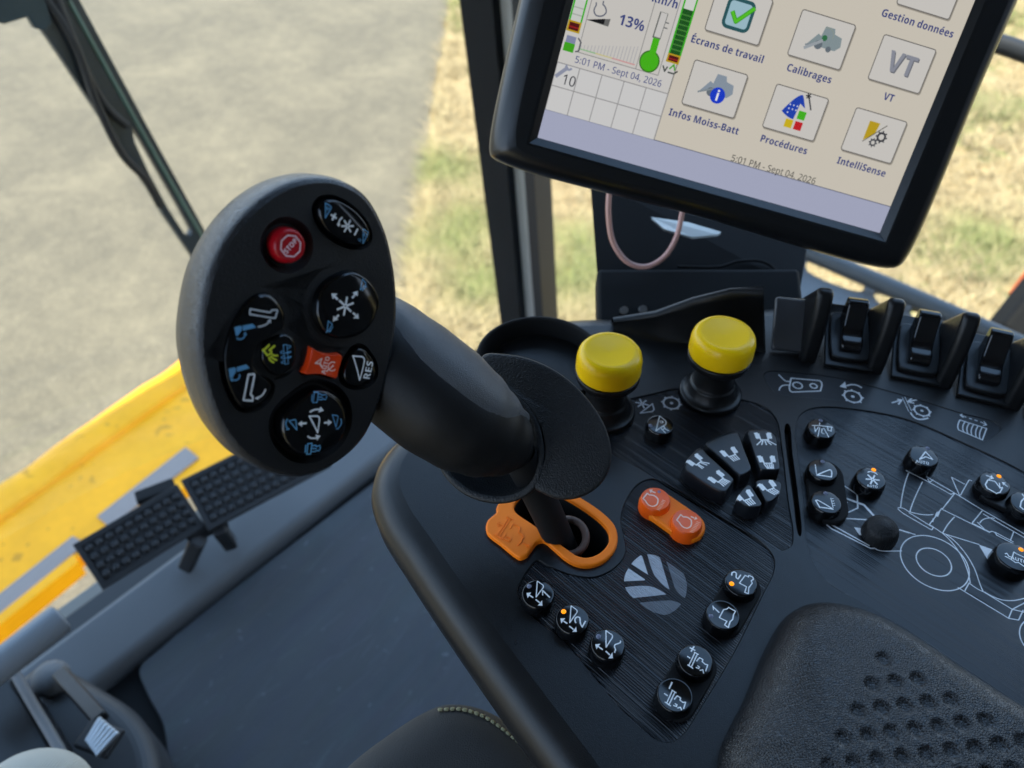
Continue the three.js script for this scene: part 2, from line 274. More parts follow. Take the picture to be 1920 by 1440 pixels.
// inlaid panels (plan millimetres)
const panelPrint = printed(-20, -410, 350, 330, 5.8, '#14161a');
{
  const p = panelPrint, B = '#dcdee0';
  for (let k = 0; k < 5200; k++) {     // fine streaks of the brushed finish
    const x = -60 + rnd() * 420, y = -440 + rnd() * 380, l = 15 + rnd() * 60, v = 10 + rnd() * 26, a = 0.78 + 0.03 * (rnd() - 0.5);
    p.ctx.globalAlpha = 0.12; p.line(`M${x},${y}l${l * Math.cos(a)},${l * Math.sin(a)}`, 0.16, `rgb(${v},${v + 2},${v + 5})`);
  }
  p.ctx.globalAlpha = 1;
  // leaf emblem
  const L1 = '#c3c7cc', L2 = '#a3a8af', L3 = '#64686e';
  p.fill('M69.7,-234.6 L70.4,-233.9 L72.2,-222.4 L63.9,-229.2 Q66.3,-232.3 69.7,-234.6Z', L1).fill('M62.2,-226.5 L70.2,-219.7 L69.7,-219.2 L59.0,-218.5 Q59.3,-222.7 62.2,-226.5Z', L1)
   .fill('M73.3,-235.2 Q77.1,-235.4 79.9,-233.3 L82.2,-213.7 Q79.0,-215.5 75.3,-222.4 Q74.0,-227.1 73.3,-235.2Z', L2).fill('M59.1,-215.1 Q66.6,-216.2 70.9,-215.8 Q75.2,-215.5 80.2,-210.8 L62.8,-208.7 Q60.1,-211.0 59.1,-215.1Z', L2)
   .fill('M83.0,-231.0 L90.9,-223.6 Q93.2,-216.2 89.3,-208.6 Q86.2,-211.0 85.1,-214.6 Q84.3,-220.2 83.0,-231.0Z', L3).fill('M65.4,-206.0 Q73.6,-207.1 80.8,-207.4 Q84.3,-207.4 86.9,-205.2 Q82.1,-199.7 77.2,-199.0 Q70.1,-200.6 65.4,-206.0Z', L3);
  // marks by the knobs
  const G = '#b4b5ba';
  p.rays([[84.4,-349.7]][0], 0.3, 4.4, 6, 1.1, 0.3, G).line('M91.1,-349.6 L91.5,-344.5 L90.2,-342.6 L82.2,-341.2Z', 0.9, G);
  const gear = (c, r, w, col) => p.ring(c, r, w, col).rays(c, r, r * 1.28, 8, w, 0.2, col).disc(c, r * 0.22, col);
  gear([[103.6,-350.2]][0], 5.2, 1.3, G);
  // selector strip
  const T = '#cdd0d3';
  p.line('M187.2,-373.3 L205.3,-370.9 Q207.2,-369.7 205.6,-365.8 L203.3,-361.0 L184.6,-360.0 Q182.6,-360.8 183.8,-364.6Z', 1, T).ring([[189.7,-366.3]][0], 3, 1, T).ring([[200.2,-365.8]][0], 2.2, 1, T).line('M185.6,-370.3 C181.7,-369.0 181.5,-373.5 179.6,-376.8 M184.1,-366.5 C179.9,-367.1 177.8,-365.8 176.2,-361.4', 0.9, T);
  gear([[223.0,-355.8]][0], 5.4, 1.2, T); p.line('M231.5,-363.9 C229.2,-367.7 225.7,-367.7 222.0,-365.8', 1.2, T).fill('M217.1,-365.1 L222.4,-369.9 L221.4,-363.5Z', T);
  gear([[263.3,-342.9]][0], 4.6, 1.1, T); p.line('M255.1,-354.8 L254.6,-341.9 M256.9,-355.6 L256.6,-342.5', 0.5, T).line('M255.4,-341.5 C255.2,-334.3 259.4,-334.3 265.0,-336.6', 1.2, T).line('M246.4,-350.0 L253.9,-352.7 M265.9,-353.6 L257.1,-350.9 M251.1,-353.3 L253.9,-352.7 L250.2,-348.5 M262.2,-355.2 L257.1,-350.9 L261.0,-349.7', 1.1, T);
  p.line('M284.3,-334.8 L297.9,-327.4 L291.0,-317.8 L279.9,-326.2 Q279.9,-329.6 284.3,-334.8Z', 0.8, T).line('M286.8,-333.1 Q282.3,-328.5 282.5,-324.5 M289.0,-331.9 Q284.5,-327.4 284.4,-323.1 M291.3,-330.8 Q286.8,-326.2 286.2,-321.5 M293.6,-329.6 Q289.2,-325.1 288.2,-319.9 M295.7,-328.5 Q291.0,-323.4 290.0,-318.8', 0.7, T).line('M286.3,-338.9 L289.4,-337.2 M290.7,-336.3 L292.2,-335.4 M293.5,-334.8 L295.1,-333.8 M296.5,-333.1 L299.3,-330.6 M288.2,-340.3 L286.3,-338.9 L287.5,-336.8 M298.9,-333.7 L299.3,-330.6 L296.8,-329.9', 0.7, T);
  // machine outline, front part
  p.line('M192.8,-282.6 L194.7,-282.2 L200.1,-275.9 L197.4,-266.2 L187.7,-261.5 M184.8,-259.2 L200.9,-257.9 M176.1,-254.6 L178.0,-252.0 L195.6,-239.0 L198.8,-239.0 M178.6,-254.9 L195.6,-240.6 M190.2,-269.6 L192.9,-270.3 M215.3,-251.3 L220.3,-249.1', 0.9, B).line('M191.0,-273.9 L201.6,-268.3 L205.1,-259.9', 1.5, B).fill('M190.9,-253.0 L195.7,-252.0 L195.6,-246.9 L192.2,-247.8Z', B);
  // machine outline
  p.line('M236.0,-292.0 C230.6,-284.4 225.8,-275.1 221.9,-266.5 M241.7,-285.3 C236.6,-278.8 230.9,-271.5 226.1,-263.5 M244.6,-290.0 L257.1,-276.9 M234.9,-293.9 L243.9,-286.2 L254.5,-276.0 L257.1,-276.9 M245.6,-284.8 L248.5,-286.7 M245.6,-287.7 L245.6,-284.8 M256.9,-276.5 L245.1,-265.2 M220.3,-266.1 C221.4,-267.0 223.9,-266.1 225.2,-263.9 C229.4,-261.7 234.8,-260.8 238.7,-261.7 M220.1,-265.8 C220.1,-263.5 223.4,-260.8 233.7,-251.0 M225.3,-263.0 L235.1,-252.7 L233.7,-251.0 M233.8,-254.8 L237.3,-258.2 L245.4,-266.1', 0.62, B)
   .line('M257.1,-276.9 L267.8,-264.8 L288.8,-243.5 M267.6,-264.3 L258.1,-255.7 M245.1,-265.2 L265.2,-249.3 M250.1,-260.0 C244.7,-255.7 242.3,-253.1 238.8,-248.9 M260.1,-288.6 L259.2,-275.1 M260.1,-288.6 L265.7,-283.4 M269.7,-286.7 L259.6,-275.1 M269.7,-286.7 L271.1,-285.8 M267.0,-262.1 L287.6,-241.0 M262.4,-255.7 C265.3,-259.1 269.9,-260.0 272.2,-258.7 M261.3,-256.5 L263.3,-251.4 M258.1,-255.7 L265.4,-249.7 C266.9,-250.7 268.6,-249.9 268.2,-247.6 L284.2,-234.2 M278.6,-249.7 L274.3,-244.3 M268.1,-249.7 L275.5,-243.1', 0.62, B)
   .line('M242.9,-263.5 L240.6,-260.4 L239.7,-260.8 L241.3,-263.0Z M237.5,-258.7 L236.3,-256.5 M215.7,-251.4 L223.5,-247.9 M197.8,-239.8 C198.2,-237.0 200.9,-237.0 212.1,-237.4', 0.7, B)
   .line('M233.8,-254.8 L238.8,-248.9 C243.1,-241.5 244.8,-231.0 240.7,-217.6 M240.2,-248.1 C246.2,-242.3 247.5,-229.5 246.2,-221.8 C245.5,-217.2 245.2,-215.0 245.3,-212.4 M238.8,-248.9 L255.8,-241.5 M233.0,-215.0 L251.4,-197.3 L256.0,-196.3 M235.8,-212.9 L240.1,-217.6 C241.4,-215.4 243.2,-213.5 245.3,-212.4 L255.6,-202.3 L251.4,-197.3 M245.7,-212.4 C249.4,-208.4 253.9,-205.5 264.1,-208.4 L271.9,-209.1 M255.6,-202.3 L272.2,-209.8 M255.6,-202.3 L266.9,-199.1 M256.0,-196.3 L261.0,-201.9 M263.5,-197.3 C255.1,-195.6 250.9,-188.1 252.4,-182.1', 0.62, B)
   .fill('M255.6,-241.5 L263.6,-237.4 L259.2,-228.5 L256.5,-228.7 Q255.7,-235.8 255.6,-241.5Z', B);
  const w = [[226.9,-230.2]][0]; p.ring(w, 17.2, 0.7, B).ring([[226.6,-230.4]][0], 8.8, 0.7, B);
}

// face of the multifunction handle (millimetres on the face)
const headPrint = printed(-50, -65, 105, 130, 13, '#07080a');
{
  const p = headPrint;
  p.disc([[-5.4,-29.6]][0], 7.4, '#b3101c').fill('M3.7,6.9 L19.7,10.1 L18.4,21.7 L1.4,18.8Z', '#e2400c');
  // oval rocker
  p.line('M8.2,-46.2 L10.3,-45.2 Q10.7,-44.9 10.4,-44.4 L8.4,-40.8Z M9.1,-44.9 C8.5,-44.5 8.8,-43.8 9.4,-43.7', 0.42, BLUE).disc([[9.6,-44.4]][0], 0.35, BLUE);
  p.line('M10.4,-42.2 L12.9,-41.0 M12.3,-42.8 L11.1,-40.2', 0.75).line('M15.3,-41.6 C14.3,-41.0 13.8,-40.0 13.8,-39.0', 0.62).fill('M13.0,-39.0 L14.7,-39.2 L13.9,-37.9Z').line('M17.6,-38.6 L18.7,-41.0 M17.6,-38.6 L20.3,-38.8 M17.6,-38.6 L19.2,-36.4 M17.6,-38.6 L16.4,-36.2 M17.6,-38.6 L14.9,-38.3 M17.6,-38.6 L16.0,-40.6', 0.72).disc([[17.6,-38.6]][0], 0.25, '#07080a').line('M22.2,-38.0 L20.9,-35.4', 0.75);
  p.line('M24.5,-38.0 L26.9,-37.2 Q27.2,-36.8 26.9,-36.2 L25.1,-32.5Z M25.7,-36.8 C25.0,-36.3 25.2,-35.5 26.0,-35.4', 0.42, BLUE).disc([[26.2,-36.2]][0], 0.35, BLUE).text('R', [[23.6,-33.7]][0], 2.3, -62, BLUE, 'center', false);
  // stop
  { const c = [[-4.7,-29.5]][0], oct = (r) => 'M' + Array.from({ length: 8 }, (_, k) => [c[0] + r * Math.cos(k * Math.PI / 4 + 0.42), c[1] + r * Math.sin(k * Math.PI / 4 + 0.42)].map((v) => v.toFixed(2)).join(',')).join('L') + 'Z'; p.line(oct(4.0), 0.5, '#f0dede').text('STOP', c, 2.7, -50, '#f4e6e6'); }
  // upper dial
  p.line('M17.9,-8.2 L18.4,-11.8 M17.9,-8.2 L21.4,-9.5 M17.9,-8.2 L20.6,-6.0 M17.9,-8.2 L17.4,-4.5 M17.9,-8.2 L14.4,-6.8 M17.9,-8.2 L15.1,-10.4', 0.85).disc([[17.9,-8.2]][0], 0.3, '#07080a');
  p.line('M12.9,-12.1 L14.6,-10.6 M22.0,-13.0 L20.6,-11.4 M22.9,-4.4 L21.3,-5.7 M14.1,-3.2 L15.3,-4.8', 0.85).fill('M11.8,-12.9 L14.3,-12.9 L12.5,-10.7Z').fill('M23.1,-14.3 L20.5,-13.4 L23.1,-12.1Z').fill('M24.3,-3.3 L21.6,-3.5 L23.7,-5.5Z').fill('M13.1,-2.1 L13.1,-4.4 L15.4,-2.9Z');
  p.line('M25.2,-18.8 L26.7,-17.5 L26.7,-16.8 L24.2,-14.6Z M25.0,-14.2 L26.8,-16.1 M11.3,-2.3 L13.0,-1.1 L12.9,-0.5 L11.3,2.3Z M13.4,-0.1 L12.4,1.8', 0.4, BLUE).fill('M27.2,-16.5 L27.0,-15.4 L26.1,-16.0Z', BLUE).fill('M12.0,2.4 L13.0,1.7 L12.1,1.3Z', BLUE);
  // kidney rocker
  p.line('M-18.7,-6.2 L-11.6,-5.1 Q-10.9,-5.1 -10.7,-5.9 L-8.8,-6.0 L-8.5,-5.6 L-9.2,-3.0 L-10.0,-3.0 L-18.8,-4.3 Q-19.1,-4.5 -18.7,-6.2Z', 0.62, '#c9ccce').line('M-15.8,0.2 C-13.6,0.1 -12.0,-0.8 -11.6,-1.7', 0.62, '#c9ccce').fill('M-10.9,-2.8 L-12.4,-1.9 L-10.8,-1.0Z', '#c9ccce');
  p.fill('M-24.4,0.4 L-22.4,-0.2 L-21.6,0.2 L-21.8,1.7 L-23.1,3.5 L-23.7,3.5Z', BLUE).fill('M-21.4,-0.2 L-17.8,-0.9 L-16.4,0.5 L-21.3,1.6Z', BLUE).line('M-23.5,4.3 C-22.0,5.2 -20.8,4.5 -20.4,3.2', 0.5, BLUE).fill('M-20.3,1.9 L-21.2,3.0 L-19.6,3.3Z', BLUE);
  p.fill('M-26.0,15.4 L-24.0,14.8 L-23.2,15.3 L-23.4,16.8 L-24.5,18.8 L-25.3,18.8Z', BLUE).fill('M-23.0,14.8 L-19.6,13.9 L-18.2,15.4 L-22.9,16.6Z', BLUE).line('M-21.9,17.5 C-21.6,19.4 -22.8,20.0 -24.3,19.5', 0.5, BLUE).fill('M-25.5,19.2 L-24.1,18.8 L-24.3,20.3Z', BLUE);
  p.line('M-18.6,17.8 L-16.5,17.7 L-16.3,18.3 L-17.4,25.3 L-16.5,26.3 L-16.6,27.8 L-20.0,27.3Z', 0.7).line('M-11.8,23.6 C-12.1,25.5 -13.5,26.5 -14.6,26.8', 0.62).fill('M-15.9,26.9 L-14.1,26.1 L-14.3,27.5Z');
  // spout and auger button
  p.line('M-10.7,6.9 L-12.9,9.1 L-11.4,11.0 L-10.0,10.2 L-10.0,9.5 L-10.7,9.0 L-8.6,7.3', 0.8, LIME).line('M-9.7,10.6 C-8.8,11.3 -8.1,11.1 -7.3,11.1 M-10.2,11.2 C-9.3,12.3 -8.4,12.7 -7.6,12.8 M-10.8,11.6 C-10.4,13.0 -9.5,13.5 -8.6,13.8', 0.75, LIME);
  p.line('M-5.4,7.2 L-4.0,7.0 L-3.0,14.4 L-4.3,14.6Z M-3.9,7.5 C-1.7,7.2 -2.2,8.3 -3.8,8.5 M-5.0,9.3 C-7.5,9.8 -6.3,10.7 -4.2,10.2 C-1.2,9.2 -1.9,10.1 -3.8,10.4 M-4.8,11.2 C-7.0,11.8 -5.9,12.7 -3.9,12.1 C-1.1,11.1 -1.7,12.0 -3.5,12.4 M-4.7,13.1 C-6.7,13.8 -5.8,14.4 -4.0,14.0', 0.36, BLUE);
  // cruise button
  const K = '#f4d3c8';
  p.line('M7.3,14.3 L10.1,12.5 L9.6,14.2 L9.1,14.5Z', 0.5, K).line('M9.4,14.6 L10.6,16.2', 0.7, K).text('AUTO', [[11.8,15.2]][0], 2.7, -76, K).ring([[14.8,15.8]][0], 1.75, 0.45, K, 0.7, 5.4).line('M13.8,16.8 L14.9,15.6 M13.2,17.0 L12.4,17.8', 0.5, K).disc([[15.0,15.6]][0], 0.4, K);
  // resume button
  p.line('M24.3,12.1 L27.9,12.4 Q29.5,12.7 29.4,14.3 L27.9,22.1Z', 0.62).text('RES', [[31.7,18.2]][0], 4.6, -79);
  // lower dial
  p.line('M5.3,34.8 L8.5,35.0 Q9.8,35.4 9.6,36.9 L9.2,41.7Z', 0.66).line('M5.5,33.3 C6.7,32.2 8.4,32.2 9.5,32.5 M5.0,42.7 C5.9,43.8 7.6,44.2 9.0,43.8', 0.72).fill('M9.9,31.3 L11.4,33.1 L9.0,33.7Z').fill('M8.3,42.4 L10.7,43.2 L9.2,45.1Z').line('M4.3,37.5 L2.2,37.5 M11.7,37.9 L13.7,38.1', 0.85).fill('M0.8,37.5 L2.4,36.4 L2.6,38.9Z').fill('M15.4,38.1 L13.3,36.7 L13.5,39.4Z');
  p.line('M-2.6,36.2 L-0.6,35.8 Q-0.1,35.8 0.0,36.3 L0.5,39.9Z M-3.2,35.4 C-4.2,36.9 -3.9,38.2 -2.9,39.3 M-2.3,39.4 L-3.6,39.6 M15.3,35.1 L17.4,35.6 Q18.2,36.0 18.0,36.6 L17.3,40.3Z M19.3,37.0 C20.3,38.8 19.7,40.4 17.8,41.2 M17.3,41.1 L18.8,41.3', 0.45, BLUE);
  p.line('M7.5,25.6 L9.1,25.7 L8.5,29.6 L6.7,29.6Z M6.2,29.1 L6.6,26.4 M9.1,26.5 L10.0,26.4 L10.4,26.9 L11.0,26.9 M11.0,26.8 L12.6,26.9 M9.0,28.5 L10.6,28.7 L11.0,28.3 L11.6,28.7 L12.4,28.7 M12.7,27.3 L12.4,28.4 M9.1,27.6 L10.8,27.7', 0.4, BLUE).line('M5.5,46.0 L7.2,46.0 L7.2,50.5 L5.6,50.5Z M4.7,46.4 L4.8,49.7 M7.4,47.0 L8.9,47.0 L9.3,47.6 L11.0,47.2 M7.5,49.5 L9.1,49.7 L9.5,49.3 L11.0,49.6 M11.0,47.8 L10.9,49.2 M7.4,48.2 L9.6,48.5', 0.5, '#6db4e0');
}

// display picture (millimetres on the screen, origin at its lower left corner)
const screenPrint = printed(0, -178, 237.5, 178, 8.4, '#ddd5c6');
{
  const p = screenPrint, T = '#3b4684', rect = (x, y, w, h, c) => { p.ctx.fillStyle = c; p.ctx.fillRect(x, y, w, h); };
  const box = (x, y, w, h, c, line, lw = 0.5, r = 1.5) => { p.ctx.beginPath(); p.ctx.roundRect(x, y, w, h, r); if (c) { p.ctx.fillStyle = c; p.ctx.fill(); } p.ctx.strokeStyle = line; p.ctx.lineWidth = lw; p.ctx.stroke(); };
  const div = [[72.3,-18.1],[72.5,-101.5]]; const XL = (div[0][0] + div[1][0]) / 2;
  rect(0, -178, XL, 178, '#dcd9d5'); rect(0, -17.8, 237.5, 17.8, '#b3b7d0'); rect(0, -18.1, 237.5, 0.5, '#6c6f80'); rect(XL - 0.3, -178, 0.7, 160, '#8c8a86');
  // warning cells
  const g = [[1.1,-46.3],[0.8,-32.5],[0.0,-17.9]], top = g[0][1], midY = g[1][1], bot = -17.8;
  rect(0.5, top, XL - 1, bot - top, '#dedddc');
  for (let k = 0; k <= 5; k++) rect(k * XL / 5 - 0.25, top, 0.6, bot - top, '#a5a3a3');
  for (const y of [top, midY]) rect(0, y - 0.25, XL, 0.6, '#a5a3a3');
  p.text('10', [[9.9,-37.6]][0], 8.2, 0, '#33343c', 'center', false).line('M1.1,-37.9 L7.3,-44.9', 2.2, '#9a9fb4').line('M6.5,-46.0 C4.6,-44.2 8.0,-42.4 9.7,-44.9', 1.3, '#9a9fb4');
  p.text('5:01 PM - Sept 04, 2026', [[10.0,-50.5]][0], 5.4, 0, T, 'left', false);
  // gauges
  const r = [[6.3,-83.8],[47.4,-91.4],[48.2,-54.9],[10.6,-55.0],[9.8,-67.3],[44.8,-89.1]]; const gx0 = r[3][0], gx1 = r[2][0], gy = r[2][1];
  box(gx0, -170, gx1 - gx0, 170 + r[2][1] - 0, '#dad6d0', '#9f9d9b', 0.5, 0.3); box(gx1, -170, XL - gx1 - 9.5, 170 + r[2][1], '#dad6d0', '#9f9d9b', 0.5, 0.3);
  p.text('13%', [[38.0,-79.2]][0], 8.4, 0, T).line('M13.6,-84.5 L14.1,-82.9 Q12.4,-79.1 15.8,-77.5 Q20.0,-77.3 21.1,-80.6 Q20.6,-83.4 17.9,-84.4 L17.7,-86.4', 0.8, '#6d7280').fill('M10.7,-73.8 L24.8,-77.9 L24.6,-73.4Z', '#70706e').fill('M10.7,-73.8 L21.6,-77.1 L21.6,-73.9Z', '#151515');
  for (let k = 0; k < 17; k++) { const a = [[11.4,-58.0],[45.5,-57.7]]; const x = a[0][0] + (a[1][0] - a[0][0]) * k / 16, y = a[0][1]; rect(x, y - 1.2 - k * 0.52, 0.5, 1.6 + k * 0.56, '#bdbcbe'); rect(x - 0.6, y + 0.6, 2.1, 0.8, k < 5 ? '#9fc79a' : k < 10 ? '#d8cf9c' : '#dca6a4'); }
  p.line('M55.5,-89.8 L55.2,-74.7', 5.2, '#6f716e').line('M55.7,-89.6 L55.4,-75.6', 4, '#d9d6d2').disc([[55.2,-61.2]][0], 6.4, '#3e7a22').disc([[55.2,-61.2]][0], 5.6, '#4bc016').line('M55.4,-74.9 L55.6,-63.5', 4.2, '#4bc016').line('M57.7,-84.8 L60.1,-84.8 M57.7,-81.8 L60.1,-81.8', 0.7, '#77787a').text('km/h', [[54.0,-95.9]][0], 6.6, 0, T);
  // bar gauges at both sides
  for (const [a, nb, c1] of [[[[69.0,-95.1],[68.3,-69.1],[69.0,-64.0]], 9, '#1d5a1c'], [[[4.1,-83.2],[3.5,-71.2],[4.3,-65.0]], 3, '#d9dcd6']]) {
    const x = (a[0][0] + a[1][0]) / 2 - 3.6, y0 = a[0][1], y1 = a[1][1], y2 = a[2][1];
    rect(x, -172, 8.2, 172 + y2, '#3ebc22'); rect(x + 1, -172, 6.2, 172 + y1, '#dfe3dc');
    rect(x + 1, y0, 6.2, y1 - y0, c1); for (let k = 1; k < nb; k++) rect(x + 1, y0 + (y1 - y0) * k / nb, 6.2, 0.7, nb > 5 ? '#4c8f3c' : '#b5bab2');
    rect(x, y1, 8.2, y2 - y1, '#c9a21e'); rect(x + 1, y1 + 1, 6.2, y2 - y1 - 2, '#571313'); rect(x + 1, (y1 + y2) / 2, 6.2, 0.8, '#a02020');
  }
  { const c = [[4.6,-58.6]][0]; rect(c[0] - 3, c[1] - 4, 6, 4, '#8d94b4'); rect(c[0] - 3.4, c[1], 6.6, 5, '#45b01c'); p.line(`M${c[0] + 4},${c[1] - 4}l2.4,2v5l-2,1`, 0.8, '#5c5f66'); }
  { const c = [[68.1,-59.3]][0]; p.line(`M${c[0] - 4},${c[1] - 2}l2,3l1,-3`, 0.9, '#4e5350').line(`M${c[0]},${c[1] + 1}h4l2,-2`, 0.9, '#4e5350').line(`M${c[0] + 0.5},${c[1] - 1}l2,-3l1.5,3`, 0.9, '#4cae2c'); }
  // tiles
  const tx = [82.4, 137, 191.3], ty = [-157.8, -113.6, -69.6];
  const label = (s, i, j) => p.text(s, [tx[i] + 17.6, ty[j] + 33.2], 6.0, 0, T, 'center', true);
  for (let j = 0; j < 3; j++) for (let i = 0; i < 3; i++) { if (j === 0 && i < 2) continue; box(tx[i] + 0.6, ty[j] + 0.8, 35.4, 26.4, '#a39c90', '#a39c90', 0.4); box(tx[i], ty[j], 35.2, 26.4, '#dcd8d2', '#6e6b68', 0.55); }
  label('Gestion données', 2, 0); label('Écrans de travail', 0, 1); label('Calibrages', 1, 1); label('VT', 2, 1); label('Infos Moiss-Batt', 0, 2); label('Procédures', 1, 2); label('IntelliSense', 2, 2);
  const at = (i, j) => [tx[i] + 17.6, ty[j] + 13.2];
  { const [x, y] = at(0, 1); box(x - 8, y - 8, 16, 16, '#a8cbd8', '#2d5c62', 2, 3); p.line(`M${x - 4.5},${y - 1}l4,5l9,-10`, 2.6, '#3aa018').line(`M${x - 4.5},${y - 1}l4,5l9,-10`, 1.7, '#5bd026'); }
  const harvester = (x, y, c) => p.fill(`M${x - 8},${y + 5}l5,-7l2,1l1,-6h6l1,3l5,1l1,5l-3,3h-8l-3,-2z`, c).disc([x - 1, y + 4], 2.6, '#6d7780').disc([x + 6, y + 5], 1.7, '#6d7780').line(`M${x - 9},${y + 6}l9,-4`, 1, '#8d979e');
  { const [x, y] = at(1, 1); harvester(x, y - 1, '#8f9ea2'); p.disc([x + 1.5, y - 1.5], 1.7, '#37764c').ring([x + 2, y - 3], 4.5, 0.5, '#98a29a', -2, 0.2).line(`M${x - 9},${y + 7}L${x + 1},${y}`, 1.8, '#a7aeb4'); }
  { const [x, y] = at(2, 1); p.text('VT', [x + 0.7, y + 0.6], 16.5, 0, '#6c6f78').text('VT', [x, y], 16.5, 0, '#9598a4'); }
  { const [x, y] = at(0, 2); harvester(x - 1, y - 2, '#93a0ae'); p.disc([x + 3, y + 3], 4.8, '#1b3fd6').text('i', [x + 3, y + 3.2], 8.6, 0, '#ffffff'); }
  { const [x, y] = at(1, 2); p.fill(`M${x - 9},${y + 1}Q${x - 2},${y - 12} ${x + 1},${y - 11}Q${x + 3},${y - 8} ${x + 5},${y - 4}L${x + 1},${y - 6}L${x},${y + 4}Q${x - 4},${y + 4} ${x - 9},${y + 1}Z`, '#2447ba'); for (let k = 0; k < 7; k++) p.disc([x - 5 + (k % 3) * 2.4, y - 4 + Math.floor(k / 3) * 2.4], 0.5, '#dfe4f6'); rect(x + 2, y - 2, 5, 5, '#49c020'); rect(x - 4.5, y + 4.5, 5, 5, '#dcc01c'); rect(x + 2, y + 4.5, 5, 5, '#d02028'); p.line(`M${x + 5},${y - 11}l4,7`, 0.9, '#4d4e52').rays([x + 4.5, y - 11.5], 0, 1.8, 6, 0.7, 0, '#2b2c30'); }
  { const [x, y] = at(2, 2); p.fill(`M${x - 6},${y - 8}h7l-1,7l-6,5z`, '#c9a91e').line(`M${x + 6},${y - 8}L${x - 6},${y + 5}`, 0.5, '#5d5a50').ring([x + 5, y - 0.5], 2.4, 1.3, '#43454a').rays([x + 5, y - 0.5], 2.4, 3.9, 8, 0.9, 0, '#43454a').ring([x + 1, y + 4], 1.7, 1, '#5a5c60').rays([x + 1, y + 4], 1.6, 2.9, 8, 0.7, 0, '#5a5c60'); }
  p.text('5:01 PM - Sept 04, 2026', [[124.3,-20.1]][0], 5.6, 0, '#4b4a48', 'left', false);
}

